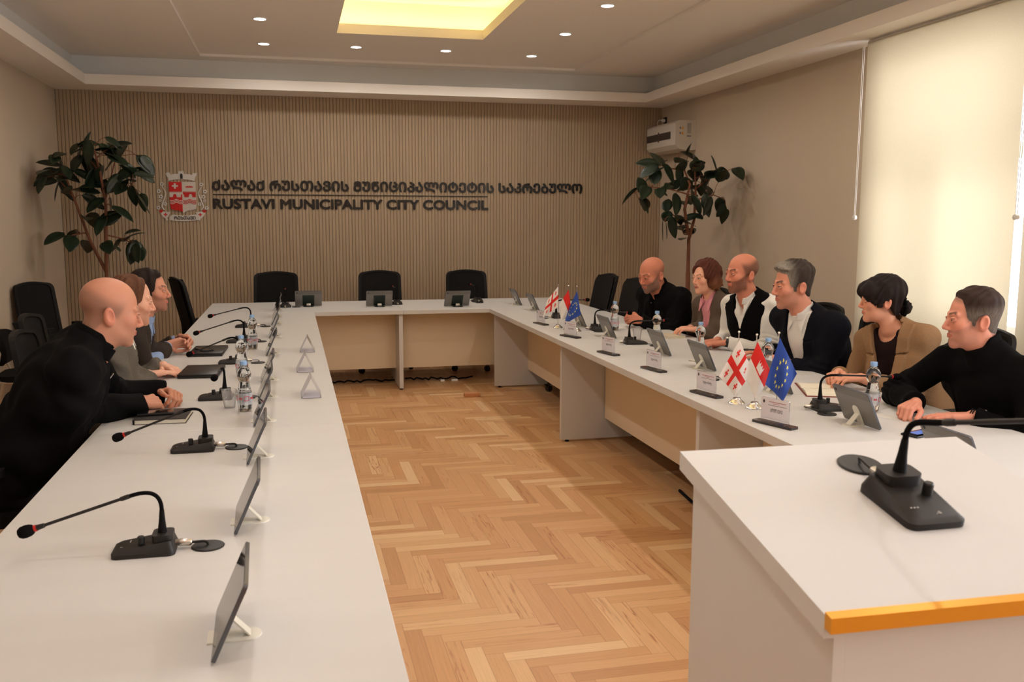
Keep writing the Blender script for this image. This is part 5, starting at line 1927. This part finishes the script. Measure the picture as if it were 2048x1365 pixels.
p6, i6 = build_person(dict(
    label='balding man with a short beard in a white shirt and black vest, right side', head=(2.800, 5.45, 1.236), hs=1.04, look=(188, 2, 0), body=196, h=.0030,
    pelvis=(3.12, 5.50, .57), sw=.205, bulk=1.12, belly=.03, neck=1.12, over=overR, skin=(208, 134, 108), hand=1.04,
    hands=[((2.735, 5.63, .785), (-.90, -.35, 0), (-.05, 0, 1), .28, .3), ((2.700, 5.41, .802), (-.75, .62, -.08), (-.1, 0, 1), .25, .4)],
    bald=True, baldz=.072, stub=((74, 54, 44), .75), beard=((84, 58, 46), .72), brow=(46, 30, 24), browt=.0048,
    clothes=[dict(kind='shirt', name='shirt', mat=cloth('white_cotton', (232, 228, 222)), t=.008, sleeve=(.070, .064, .040), cuff=.008, nr=0, nk=.012, ztop=.07, wr=.009, seed=5., v=(-.09, .030), lap=0),
             dict(kind='vest', name='vest', mat=BK2, t=.018, sleeves=False, v=(-.15, .080), lapw=.012, lap=.002, nr=.070, wr=.002),
             dict(kind='points', name='collar', mat=cloth('white_cotton', (232, 228, 222))),
             dict(kind='collar', name='collar_band', mat=cloth('white_cotton', (232, 228, 222)), r=.069, z0=-.02, z1=.040, open=.026),
             dict(kind='trousers', name='trousers', mat=TR)]))
A, E, W = i6['arms'][1]
dr = nrm3(W - E)
mb = MB(); mb.tube([Vector(W + dr * -.008), Vector(W + dr * .012)], .0305, 28); o = mb.build('wristwatch_strap', M_black, p6)
mb = MB(); c = W + dr * .002 + np.array([0, 0, .028]); mb.lathe([(.019, 0), (.020, .003), (.018, .008), (.016, .009)], 28, Matrix.Translation(Vector(c))); mb.build('wristwatch_case', M_chrome, o)

p7, i7 = build_person(dict(
    label='man with greying hair in a dark navy suit and white shirt, behind the near flags', head=(2.741, 4.72, 1.213), hs=1.09, look=(176, 6, 0), body=193, h=.0028,
    pelvis=(3.10, 4.80, .57), sw=.20, bulk=1.06, belly=.015, neck=1.08, over=overR, skin=(216, 148, 122), hand=1.0,
    hands=[((2.745, 5.02, .795), (-.80, .25, .02), (0, 0, 1), .45, .4), ((2.660, 4.72, .800), (-.75, .55, .05), (-.1, -.2, 1), .55, .4)],
    stub=((66, 56, 50), .45), beard=((120, 96, 84), .26), brow=(40, 30, 26), browt=.005,
    hair=dict(style='short', col=(62, 52, 46), t=.014, front=.080, quiff=.012, strand=.003, col2=(150, 142, 130), mask=lambda q: ss(q[:, 1], -.01, .06) * .75),
    clothes=[dict(kind='shirt', name='shirt', mat=cloth('white_cotton', (232, 228, 222)), t=.005, sleeves=False, nr=0, nk=.012, ztop=.07, wr=.002),
             dict(kind='jacket', name='suit_jacket', mat=NV, t=.018, sleeve=(.070, .060, .046), cuff=.012, v=(-.48, .085), lapw=.05, nr=.072, seed=6.),
             dict(kind='points', name='collar', mat=cloth('white_cotton', (232, 228, 222)), px=.05),
             dict(kind='collar', name='collar_band', mat=cloth('white_cotton', (232, 228, 222)), r=.065, z0=-.02, z1=.042, open=.024),
             dict(kind='trousers', name='trousers', mat=TR)]))

p8, i8 = build_person(dict(
    label='woman with dark hair in a low bun wearing a tan blazer, right side', head=(2.866, 4.09, 1.181), hs=.93, look=(160, 3, 0), body=202, h=.0027,
    pelvis=(3.14, 4.08, .57), sw=.165, bulk=.90, bust=True, neck=.82, jw=.90, fw=.94, over=overR, skin=(224, 160, 130), hand=.92, lips=(170, 92, 84), nose=.92, l2=.26,
    hands=[((2.690, 4.150, .812), (-.75, -.50, .05), (-.2, .3, .9), .55, .6), ((2.705, 3.985, .812), (-.95, .10, .05), (-.2, -.2, 1), .50, .6)],
    brow=(60, 40, 32), browt=.003,
    hair=dict(style='updo', col=(32, 22, 20), strand=.0016),
    clothes=[dict(kind='shirt', name='top', mat=cloth('dark_plum_jersey', (34, 22, 24)), t=.005, sleeves=False, nr=.066, ny=.010, ztop=.0, wr=.001),
             dict(kind='jacket', name='blazer', mat=cloth('tan_tweed', (146, 114, 84), .9, .12, 260), t=.015, sleeve=(.060, .052, .043), cuff=.010, v=(-.40, .080), lapw=.060, lap=.009, nr=.066, seed=7., h=.0048, wr=.003),
             dict(kind='trousers', name='trousers', mat=TR)]))
mb = MB()
for k in range(14):
    a = 2 * PI * k / 14
    pass
hr8 = PEOPLE[-1][1]
c8 = hr8['tw']((0, -.120, -.042)); ax8 = hr8['HR'] @ np.array([0, 1, 0.])
b1_ = nrm3(np.cross(ax8, [0, 0, 1])); b2_ = np.cross(ax8, b1_)
ringp = [Vector(c8 + (b1_ * math.cos(2 * PI * k / 28) + b2_ * math.sin(2 * PI * k / 28)) * (.040 + .005 * math.sin(k * 2.3)) + ax8 * .005 * math.sin(k * 3.1)) for k in range(29)]
mb.tube(ringp, [.009 + .003 * math.sin(k * 1.9) for k in range(29)], 10)
mb.build('scrunchie', BK2, p8, smooth=60)

p9, i9 = build_person(dict(
    label='man with short hair in a black turtleneck, nearest on the right side', head=(2.752, 3.30, 1.172), hs=1.04, look=(160, 4, 0), body=182, h=.0027,
    pelvis=(3.12, 3.36, .56), sw=.20, bulk=1.08, belly=.02, neck=1.12, over=overR, skin=(220, 150, 126), hand=1.02, l2=.27,
    hands=[((2.560, 3.375, .810), (-.85, -.45, -.12), (.0, 0, 1), (.95, 1.0, 1.0, 1.0), .4), ((2.705, 3.205, .782), (-.88, .42, 0), (0, .1, 1), .10, .15)],
    stub=((80, 66, 58), .6), beard=((150, 112, 96), .40), brow=(70, 48, 38),
    hair=dict(style='short', col=(52, 38, 32), t=.009, front=.094, quiff=.003, strand=.002, col2=(104, 94, 86), mask=lambda q: (1 - ss(q[:, 2], .02, .07)) * .9),
    clothes=[dict(kind='sweater', name='turtleneck', mat=BK2, t=.015, sleeve=(.070, .060, .046), cuff=.004, nr=0, nk=.045, nt=.008, wr=.006, seed=8., ztop=.10, h=.005),
             dict(kind='collar', name='turtleneck_collar', mat=BK2, r=.069, z0=-.045, z1=.078, tk=.007, oval=.95, dip=.034),
             dict(kind='trousers', name='trousers', mat=TR)]))
front_item(i9, p9, -.075, -.170, .004, .010, 'chest_emblem', mat('chest_emblem_white', srgb(210, 196, 190), .6), .020, .002)
A, E, W = i9['arms'][1]
dr = nrm3(W - E)
for dd_ in (.006, .014):
    mb = MB(); mb.tube([Vector(W + dr * dd_), Vector(W + dr * (dd_ + .004))], .0295, 24); mb.build('bracelet', M_blackm, p9)

# ------------------------------------------------------------------ office chairs
M_mesh = mat('chair_mesh_black', srgb(24, 21, 20), .8, spec=.2, bump=((300, 300, 300), .5, .001))
M_chair = mat('chair_fabric_black', srgb(20, 18, 18), .9, spec=.15, bump=((200, 200, 200), .3, .001))
M_cfr = mat('chair_frame_black', srgb(20, 18, 18), .6, spec=.3)
OC = {}


def back_shape(w0, w1, h, r=.05, n=5, crown=.018):
    pts = []
    for cx, cz, a0 in ((w1 / 2 - r, h - r, 0), (-w1 / 2 + r, h - r, 90)):
        for i in range(n + 1):
            a = math.radians(a0 + 90 * i / n)
            pts.append((cx + r * math.cos(a), cz + r * math.sin(a)))
            if a0 == 0 and i == n:
                for k in range(1, 6):
                    t_ = k / 6
                    pts.append(((w1 / 2 - r) * (1 - 2 * t_), h + crown * math.sin(PI * t_)))
    pts += [(-w0 / 2, .03), (-w0 / 2 + .03, 0), (w0 / 2 - .03, 0), (w0 / 2, .03)]
    return pts


def chair_proto(style):
    t = thing('office_chair', 'x', 'chair')
    # front of the chair is +x
    w0, w1, h, z0, lean = {'wide': (.470, .450, .50, .52, .14), 'task': (.40, .42, .56, .50, .24)}[style]
    mb = MB(); mb.prism(rrect(.48, .48, .10, 6), .435, .495, T(.02, 0, 0)); mb.build('seat', M_chair, t, smooth=50)
    ol = back_shape(w0, w1, h, .055 if style == 'wide' else .07)
    ctr = (sum(p[0] for p in ol) / len(ol), sum(p[1] for p in ol) / len(ol))
    inn = [(ctr[0] + (x - ctr[0]) * .86, ctr[1] + (z - ctr[1]) * .86) for x, z in ol]
    def B(x, z, dep):       # outline x -> world y; z up; leans back, curved to hug the sitter
        cv = .035 * (abs(x) / (w0 / 2)) ** 2
        return (-.235 - lean * z + cv + dep, x, z0 + z)
    n = len(ol)
    vs = [B(*p, 0) for p in ol] + [B(*p, 0) for p in inn] + [B(*p, -.026) for p in ol] + [B(*p, -.026) for p in inn]
    fs = []
    for k in range(n):
        k2 = (k + 1) % n
        fs += [(k, k2, n + k2, n + k), (2 * n + k2, 2 * n + k, 3 * n + k, 3 * n + k2), (k2, k, 2 * n + k, 2 * n + k2), (n + k, n + k2, 3 * n + k2, 3 * n + k)]
    mb = MB(); mb.add(vs, fs); mb.build('back_frame', M_cfr, t, smooth=40)
    # mesh panel follows the same curve
    mb = MB(); G = 10
    xs0 = [p[0] for p in inn]; zz = [p[1] for p in inn]
    zlo, zhi = min(zz), max(zz)
    vs, fs = [], []
    for j in range(G + 1):
        z = zlo + (zhi - zlo) * j / G
        wj = (w0 + (w1 - w0) * (z / h)) / 2 * .88
        if j == G:
            wj *= .90
        for i in range(G + 1):
            x = -wj + 2 * wj * i / G
            vs.append(B(x, z, -.008))
    for j in range(G):
        for i in range(G):
            a = j * (G + 1) + i
            fs.append((a, a + 1, a + G + 2, a + G + 1))
    nn = len(vs); th_m = .05 if style == 'task' else .008
    vs += [(x - th_m, y, z) for x, y, z in vs]
    if style == 'task':
        vs = [(x + .02, y, z) for x, y, z in vs]
    fs += [tuple(q + nn for q in f[::-1]) for f in fs]
    mb.add(vs, fs); mb.build('back_mesh', M_mesh, t, smooth=60)
    mb = MB(); mb.tube([(-.10, 0, .42), (-.24, 0, .43), (-.30, 0, .52), (-.315, 0, .72)], [.022, .022, .018, .014], 10); mb.build('back_support', M_cfr, t)
    for s in (-1, 1):
        mb = MB(); mb.tube([(.0, s * .20, .42), (.0, s * .265, .43), (.0, s * .272, .50), (-.02, s * .272, .645)], [.016, .016, .016, .02], 10); mb.build('armrest_post', M_cfr, t)
        mb = MB(); mb.prism([(y, x) for x, y in rrect(.085, .26, .035, 5)][::-1], .645, .672, T(.0, s * .272, 0)); mb.build('armrest_pad', M_cfr, t, smooth=40)
    mb = MB(); mb.tube([(0, 0, .12), (0, 0, .43)], [.026, .022], 16); mb.build('gas_lift', M_cfr, t)
    mb = MB()
    for k in range(5):
        a = 2 * PI * k / 5 + .3
        mb.tube([(0, 0, .11), (.16 * math.cos(a), .16 * math.sin(a), .10), (.29 * math.cos(a), .29 * math.sin(a), .075)], [.026, .02, .015], 8)
    mb.build('star_base', M_cfr, t)
    for k in range(5):
        a = 2 * PI * k / 5 + .3
        mb = MB(); M4 = T(.29 * math.cos(a), .29 * math.sin(a), .03, rz=a) @ Matrix.Rotation(PI / 2, 4, 'X')
        mb.lathe([(.026, -.022), (.030, -.018), (.030, .018), (.026, .022)], 16, M4); mb.build('caster', M_black, t)
    return t


def office_chair(x, y, rz, label, style='wide', group='black office chairs round the tables'):
    if style not in OC:
        OC[style] = chair_proto(style)
        o = OC[style]; o.location = (x, y, 0); o.rotation_euler = (0, 0, rz); o['label'] = label; o['group'] = group
        return o
    return dup(OC[style], (x, y, 0), rz, label, group)


office_chair(-.165, 9.74, -PI / 2, 'empty black mesh chair behind the far table, left of the three')
office_chair(.912, 9.74, -PI / 2, 'empty black mesh chair behind the far table, middle of the three')
office_chair(1.865, 9.70, -PI / 2 + .06, 'empty black mesh chair behind the far table, right of the three')
office_chair(-.66, 8.72, .34, 'empty black chair seen from the side at the far end of the left table', 'task')
office_chair(2.55, 8.28, PI + .12, 'empty black chair farthest along the right table', 'task')
office_chair(2.60, 7.64, PI + .12, 'second empty black chair along the right table, left of the bearded man', 'task')
office_chair(-1.18, 2.98, .0, 'empty black chair nearest the camera on the left, cut off by the frame')
for (x, y, rz, s) in ((-1.20, 3.90, .10, 'the bald man in the black jacket on the left'), (-1.00, 4.95, 0, 'the man in the grey sweater'), (-1.18, 5.80, 0, 'the man in the dark suit and light blue shirt'),
                      (3.06, 6.92, PI, 'the bearded man in the black jacket'), (3.18, 6.16, PI, 'the woman with auburn hair'), (3.15, 5.50, PI, 'the man in the black vest'),
                      (3.12, 4.80, PI, 'the man in the navy suit'), (3.16, 4.05, PI, 'the woman in the tan blazer'), (3.16, 3.36, PI, 'the man in the black turtleneck')):
    office_chair(x, y, rz, 'black office chair under ' + s)
office_chair(-1.93, 8.62, -.50, 'empty black chair standing by the left wall near the plant', 'wide')

# visitor chairs against the left wall
t = thing('visitor_chair', 'black padded visitor chair against the left wall, nearer the camera', 'chair', (-1.86, 7.30, 0), .05, 'visitor chairs against the left wall')
mb = MB(); mb.prism(rrect(.42, .42, .09, 6), .43, .475); mb.build('seat', M_chair, t, smooth=50)
vs, fs, G = [], [], 12
mb = MB()
ol = rrect(.44, .24, .10, 7)
fr = [(-.20 - .10 * (z + .12) + .10 * (x / .22) ** 2, x, .66 + z) for x, z in ol]
bk = [(a - .035, b, c) for a, b, c in fr]
n = len(ol)
mb.add(fr + bk, [tuple(range(n)), tuple(range(n, 2 * n))[::-1]] + [(k, n + k, n + (k + 1) % n, (k + 1) % n) for k in range(n)])
mb.build('backrest', M_chair, t, smooth=45)
for s in (-1, 1):
    mb = MB(); mb.tube([(.17, s * .20, .0), (.17, s * .20, .42), (-.17, s * .20, .43), (-.235, s * .19, .60)], .011, 10); mb.build('leg', M_steel, t)
    mb = MB(); mb.tube([(-.24, s * .20, .0), (-.15, s * .20, .43)], .011, 10); mb.build('leg', M_steel, t)
dup(t, (-1.88, 7.92, 0), 0, 'black padded visitor chair against the left wall, farther from the camera')

# ------------------------------------------------------------------ rubber plants
M_leaf = mat('rubber_leaf', srgb(30, 44, 28), .34, spec=.5, noise=((7, 7, 7), .25))
M_bark = mat('plant_bark', srgb(118, 72, 50), .8, noise=((20, 20, 6), .15), bump=((40, 40, 20), .5, .004))
M_pot = mat('plant_pot', srgb(60, 54, 50), .5)
M_soil = mat('soil', srgb(50, 38, 30), .95)
LL= [(-2.23, 1.93), (-2.16, 2.0), (-2.11, 2.07), (-2.05, 2.09), (-2.14, 1.89), (-2.08, 1.84), (-2.01, 1.93), (-1.97, 2.03), (-2.02, 2.16), (-1.91, 2.23), (-1.86, 2.3), (-1.8, 2.28), (-1.85, 2.19), (-1.76, 2.19), (-1.7, 2.21), (-1.75, 2.07), (-1.69, 2.01), (-1.64, 2.08), (-1.59, 2.21), (-1.54, 2.26), (-1.5, 2.24), (-1.53, 2.12), (-1.47, 2.03), (-1.43, 2.01), (-1.33, 2.08), (-1.32, 1.99), (-1.44, 1.92), (-1.41, 1.82), (-1.37, 1.76), (-1.34, 1.73), (-1.5, 1.87), (-1.6, 1.92), (-1.67, 1.89), (-1.74, 1.89), (-1.8, 1.94), (-1.88, 1.98), (-1.79, 1.75), (-1.72, 1.71), (-1.64, 1.71), (-1.57, 1.66), (-1.51, 1.64), (-1.82, 1.57), (-1.73, 1.52), (-1.66, 1.61), (-2.0, 1.43), (-1.96, 1.34), (-1.9, 1.35), (-2.06, 1.41), (-1.63, 1.34), (-1.57, 1.34), (-1.52, 1.36), (-1.47, 1.45), (-1.44, 1.29), (-1.4, 1.26), (-1.94, 1.84), (-1.83, 2.07), (-2.05, 2.0), (-1.92, 2.12), (-1.58, 2.01), (-1.82, 1.84)]
RR= [(3.73, 2.28), (3.37, 2.15), (3.55, 2.13), (3.63, 2.08), (3.88, 2.21), (3.86, 2.11), (4.04, 2.15), (4.1, 2.04), (4.2, 2.02), (4.01, 2.02), (3.37, 2.03), (3.27, 1.91), (3.21, 1.84), (3.42, 2.01), (3.55, 2.01), (3.76, 2.04), (3.89, 2.02), (3.94, 2.06), (4.02, 1.99), (3.4, 1.84), (3.48, 1.91), (3.58, 1.92), (3.66, 1.94), (3.76, 1.92), (3.87, 1.92), (3.97, 1.9), (4.08, 1.87), (4.11, 1.75), (4.14, 1.65), (3.94, 1.75), (3.9, 1.85), (3.38, 1.75), (3.49, 1.65), (3.61, 1.72), (3.58, 1.77), (3.77, 1.73), (3.82, 1.75), (3.82, 1.63), (3.62, 1.58), (3.69, 1.56), (3.54, 1.51), (3.45, 1.48), (3.77, 1.53), (3.85, 1.46), (3.74, 1.39), (3.9, 1.8), (3.68, 2.15), (3.81, 2.13)]
LB= [[(-1.7, 1.01), (-1.7, 1.08), (-1.83, 1.38), (-1.94, 1.75), (-2.01, 1.98)], [(-1.7, 1.08), (-1.68, 1.38), (-1.67, 1.71), (-1.69, 2.03), (-1.72, 2.23)], [(-1.68, 1.43), (-1.54, 1.39), (-1.46, 1.33)], [(-1.65, 1.87), (-1.52, 1.92), (-1.41, 1.9)], [(-1.67, 1.75), (-1.59, 2.12), (-1.52, 2.24)], [(-1.85, 1.45), (-1.96, 1.43), (-2.02, 1.38)], [(-1.94, 1.77), (-2.1, 1.96), (-2.17, 1.97)], [(-1.69, 2.01), (-1.87, 2.21)]]
RB= [[(3.79, 1.07), (3.79, 1.39), (3.84, 1.58), (3.85, 1.87), (3.83, 2.09)], [(3.78, 1.44), (3.73, 1.68), (3.74, 1.92), (3.73, 2.2)], [(3.76, 1.56), (3.61, 1.65), (3.46, 1.58)], [(3.74, 1.82), (3.56, 1.87), (3.38, 1.89), (3.25, 1.84)], [(3.85, 1.77), (4.0, 1.82), (4.1, 1.78)], [(3.84, 1.87), (4.02, 1.99), (4.15, 2.02)], [(3.73, 2.06), (3.55, 2.08), (3.4, 2.1)], [(3.78, 1.44), (3.76, 1.44), (3.69, 1.51)]]


def plant(label, x0, yy, trunk_xz, branches, leaves, seed, up):
    rnd = random.Random(seed)
    t = thing('rubber_plant', label, 'plant', (x0, yy, 0))
    mb = MB(); mb.lathe([(.15, 0), (.155, .01), (.19, .34), (.20, .36), (.19, .365), (.175, .35)], 30); mb.build('pot', M_pot, t, smooth=40)
    mb = MB(); mb.lathe([(.001, .34), (.178, .345)], 24); mb.build('soil', M_soil, t)
    dep = {}
    segs = []
    nodes = []
    for bi, b in enumerate(branches):
        z0_ = 0 if bi < 2 else rnd.uniform(-.10, .10)
        pts = []
        for k, (bx, bz_) in enumerate(b):
            d = (rnd.uniform(-.22, .22) if bi else .0) * k / max(1, len(b) - 1)
            pts.append(Vector((bx - x0, d, bz_)))
        segs.append(pts)
    mb = MB()
    base = segs[0][0]
    mb.tube([(0, 0, .34), (base.x * .3, .01, .55), (base.x * .8, -.01, .8), base], [.026, .024, .023, .022], 12)
    for bi, pts in enumerate(segs):
        r0 = .019 if bi < 2 else .008
        # start each side branch on the closest earlier point
        if bi >= 2:
            c = min((p for s_ in segs[:2] for p in s_), key=lambda p: (p - Vector((pts[0].x, p.y, pts[0].z))).length)
            pts[0] = Vector((pts[0].x, c.y, pts[0].z))
        rs = [r0 * (1 - .6 * k / (len(pts) - 1)) for k in range(len(pts))]
        mb.tube(pts, rs, 10)
        for a, b in zip(pts[:-1], pts[1:]):
            for q in (0, .5, 1):
                nodes.append(a.lerp(b, q))
    # leaves: blade with a fold along the midrib, hung from the nearest twig
    lf = MB()
    for (lx, lz) in leaves:
        for rep in range(1 if rnd.random() < .45 else 2):
            c = Vector((lx - x0 + rnd.uniform(-.03, .03), rnd.uniform(-.24, .24), lz + rnd.uniform(-.03, .03)))
            nd = min(nodes, key=lambda p: (p - c).length + rnd.uniform(0, .05))
            if (c - nd).length > .24:
                nd = nd + (c - nd) * (1 - .22 / (c - nd).length)
                near = min(nodes, key=lambda p: (p - c).length)
                mb.tube([near, near.lerp(nd, .5) + Vector((0, 0, .02)), nd], [.005, .004, .003], 6)
            L_ = rnd.uniform(.17, .25); W_ = L_ * rnd.uniform(.46, .60)
            c.x = max(XL + .16 - x0, min(XR - .10 - x0, c.x))
            d = (c - nd)
            if d.length < .02:
                d = Vector((rnd.uniform(-1, 1), rnd.uniform(-1, 1), .2))
            d = (d.normalized() + Vector((rnd.uniform(-.3, .3), rnd.uniform(-.3, .3), rnd.uniform(-.7, .25) + up))).normalized()
            base_ = c - d * L_ * .5
            mb.tube([nd, nd.lerp(base_, .5) + Vector((0, 0, .012)), base_], [.0032, .0026, .0024], 6)
            nrm = Vector((rnd.uniform(-.5, .5), rnd.uniform(-.9, .2), .75 + rnd.uniform(-.3, .3)))
            nrm = (nrm - d * nrm.dot(d)).normalized(); sd = d.cross(nrm)
            n_ = 9
            vs, fs = [], []
            droop = rnd.uniform(.02, .20); fold = rnd.uniform(.12, .35)
            for k in range(n_ + 1):
                u = k / n_
                wv = W_ / 2 * (math.sin(PI * u ** .82) ** .72 if 0 < u < 1 else .0)
                p = base_ + d * (L_ * u) - Vector((0, 0, 1)) * droop * L_ * u * u
                for s in (-1, -.5, 0, .5, 1):
                    pv = p + sd * wv * s + nrm * abs(s) * wv * fold
                    pv.x = max(XL + .02 - x0, pv.x)
                    vs.append(pv)
            for k in range(n_):
                for s in range(4):
                    a = k * 5 + s
                    fs.append((a, a + 1, a + 6, a + 5))
            lf.add(vs, fs)
    mb.build('trunk', M_bark, t, smooth=60)
    o = lf.build('foliage', M_leaf, t, smooth=60)
    md = o.modifiers.new('thickness', 'SOLIDIFY'); md.thickness = .0012
    return t


plant('tall dark green rubber plant in the far left corner', -1.70, 9.4, None, LB, LL, 4, -.15)
plant('tall dark green rubber plant in the far right corner, under the wall unit', 3.79, 8.5, None, RB, RR, 9, .05)

# ------------------------------------------------------------------ roller blinds
M_blind = bpy.data.materials.new('blind_fabric')
M_blind.use_nodes = True
nt = M_blind.node_tree
nt.nodes.remove(nt.nodes['Principled BSDF'])
di = nt.nodes.new('ShaderNodeBsdfDiffuse'); di.inputs['Color'].default_value = (*srgb(214, 204, 186), 1)
tl_ = nt.nodes.new('ShaderNodeBsdfTranslucent')
ms = nt.nodes.new('ShaderNodeMixShader'); ms.inputs[0].default_value = .42
tc = nt.nodes.new('ShaderNodeTexCoord'); mp = nt.nodes.new('ShaderNodeMapping'); mp.inputs['Scale'].default_value = (1, 170, 170)
nz = nt.nodes.new('ShaderNodeTexNoise'); nz.inputs['Scale'].default_value = 1; nz.inputs['Detail'].default_value = 1
mr = nt.nodes.new('ShaderNodeMapRange'); mr.inputs['From Min'].default_value = .3; mr.inputs['From Max'].default_value = .7; mr.inputs['To Min'].default_value = .90; mr.inputs['To Max'].default_value = 1.06
mxx = nt.nodes.new('ShaderNodeMix'); mxx.data_type = 'RGBA'; mxx.blend_type = 'MULTIPLY'; mxx.inputs['Factor'].default_value = 1
mxx.inputs[6].default_value = (*srgb(238, 232, 216), 1)
nt.links.new(tc.outputs['Object'], mp.inputs['Vector']); nt.links.new(mp.outputs['Vector'], nz.inputs['Vector']); nt.links.new(nz.outputs['Fac'], mr.inputs['Value'])
nt.links.new(mr.outputs[0], mxx.inputs[7]); nt.links.new(mxx.outputs[2], tl_.inputs['Color'])
nt.links.new(di.outputs[0], ms.inputs[1]); nt.links.new(tl_.outputs[0], ms.inputs[2]); nt.links.new(ms.outputs[0], nt.nodes['Material Output'].inputs[0])
M_chain = mat('blind_chain', srgb(226, 222, 214), .4)
XB = 4.175
BL = [(4.715, 6.27), (3.09, 4.645)]
for k, (a, b) in enumerate(BL):
    s = {0: 'cream roller blind glowing with daylight, behind the woman in the tan blazer', 1: 'cream roller blind at the right edge of the photo'}[k]
    t = thing('roller_blind', s, 'blind', (XB, (a + b) / 2, 0), 0, 'cream roller blinds on the window wall')
    hw = (b - a) / 2
    mb = MB(); mb.box((-.0005, -hw, .42), (.0005, hw, 2.878)); mb.build('fabric', M_blind, t, smooth=None)
    mb = MB(); mb.box((-.006, -hw, .395), (.006, hw, .42), .002); mb.build('bottom_rail', M_chain, t)
    mb = MB(); mb.tube([(.022, -hw, 2.876), (.022, hw, 2.876)], .021, 16); mb.build('roller_tube', M_chain, t)
    mb = MB(); mb.tube([(-.006, hw + .030, 2.86), (-.006, hw + .045, 1.62), (-.006, hw + .052, 1.585), (-.006, hw + .060, 1.62), (-.006, hw + .050, 2.86)], .0022, 6); mb.build('chain', M_chain, t)
    mb = MB(); mb.lathe([(.001, -.016), (.018, -.010), (.018, .010), (.001, .016)], 16, T(-.006, hw + .052, 1.60, ry=PI / 2)); mb.build('chain_weight', M_chain, t)

# ------------------------------------------------------------------ wall unit and socket
M_acw = mat('wall_unit_white', srgb(206, 198, 188), .45)
M_acg = mat('wall_unit_grille', srgb(98, 86, 78), .6)
M_org = mat('warning_orange', srgb(222, 150, 40), .5)
t = thing('wall_ventilation_unit', 'white wall-mounted ventilation unit with a dark grille above the right plant', 'ventilation unit', (XR, 10.02, 2.34))
y0, y1, d = -.41, .42, -.245
prof = [(-.002, .0), (-.002, .315), (-.20, .315), (d, .285), (d, .055), (-.20, .010), (-.10, -.005)]
vs = [(x, y0, z) for x, z in prof] + [(x, y1, z) for x, z in prof]
n = len(prof)
mb = MB(); mb.add(vs, [tuple(range(n)), tuple(range(n, 2 * n))[::-1]] + [(k, n + k, n + (k + 1) % n, (k + 1) % n) for k in range(n)])
mb.build('housing', M_acw, t, smooth=None)
mb = MB(); mb.box((d - .002, y0 + .13, .125), (d + .004, y1 + .001, .205)); gr = mb.build('grille', M_acg, t, smooth=None)
mb = MB()
for k in range(7):
    mb.box((d - .004, y0 + .13, .130 + k * .0105), (d - .002, y1 + .001, .134 + k * .0105))
mb.build('grille_bar', M_cfr, gr, smooth=None)
for z in (.205, .125):
    mb = MB(); mb.lathe([(.016, 0), (.018, .004), (.008, .008)], 16, T(d - .001, .06, z, ry=-PI / 2)); mb.build('knob', M_acg, t)
mb = MB()
for k, (yy, zz) in enumerate(((-.16, .22), (-.16, .165))):
    mb.add([(yy - .016, y0 - .001, zz), (yy + .016, y0 - .001, zz), (yy, y0 - .001, zz + .030)], [(0, 1, 2)])
mb.build('warning_label', M_org, t, smooth=None)
mb = MB(); mb.box((-.195, y0 - .001, .222), (-.180, y0, .245)); mb.box((-.195, y0 - .001, .168), (-.180, y0, .190)); mb.box((-.11, y0 - .001, .140), (-.06, y0, .155)); mb.build('small_label', mat('label_grey', srgb(120, 116, 120), .6), t, smooth=None)
mb = MB(); mb.box((-.105, y0 - .0012, .175), (-.06, y0, .285)); mb.build('rating_plate', mat('rating_plate', srgb(168, 162, 156), .5), t, smooth=None)
t = thing('wall_socket', 'black wall socket with a white plug above the ventilation unit', 'socket', (XR, 10.48, 2.74))
mb = MB(); mb.box((-.012, -.04, -.04), (0, .04, .04), .003); mb.build('socket_plate', M_black, t)
mb = MB(); mb.lathe([(.019, 0), (.019, .03), (.012, .042)], 16, T(-.012, 0, 0, ry=-PI / 2)); mb.build('plug', M_winframe, t)
mb = MB(); mb.tube(bez(Vector((-.05, 0, 0)), Vector((-.09, .03, .03)), Vector((-.10, .05, -.05)), Vector((-.06, .03, -.085)), 10), .004, 8); mb.build('lead', M_winframe, t)
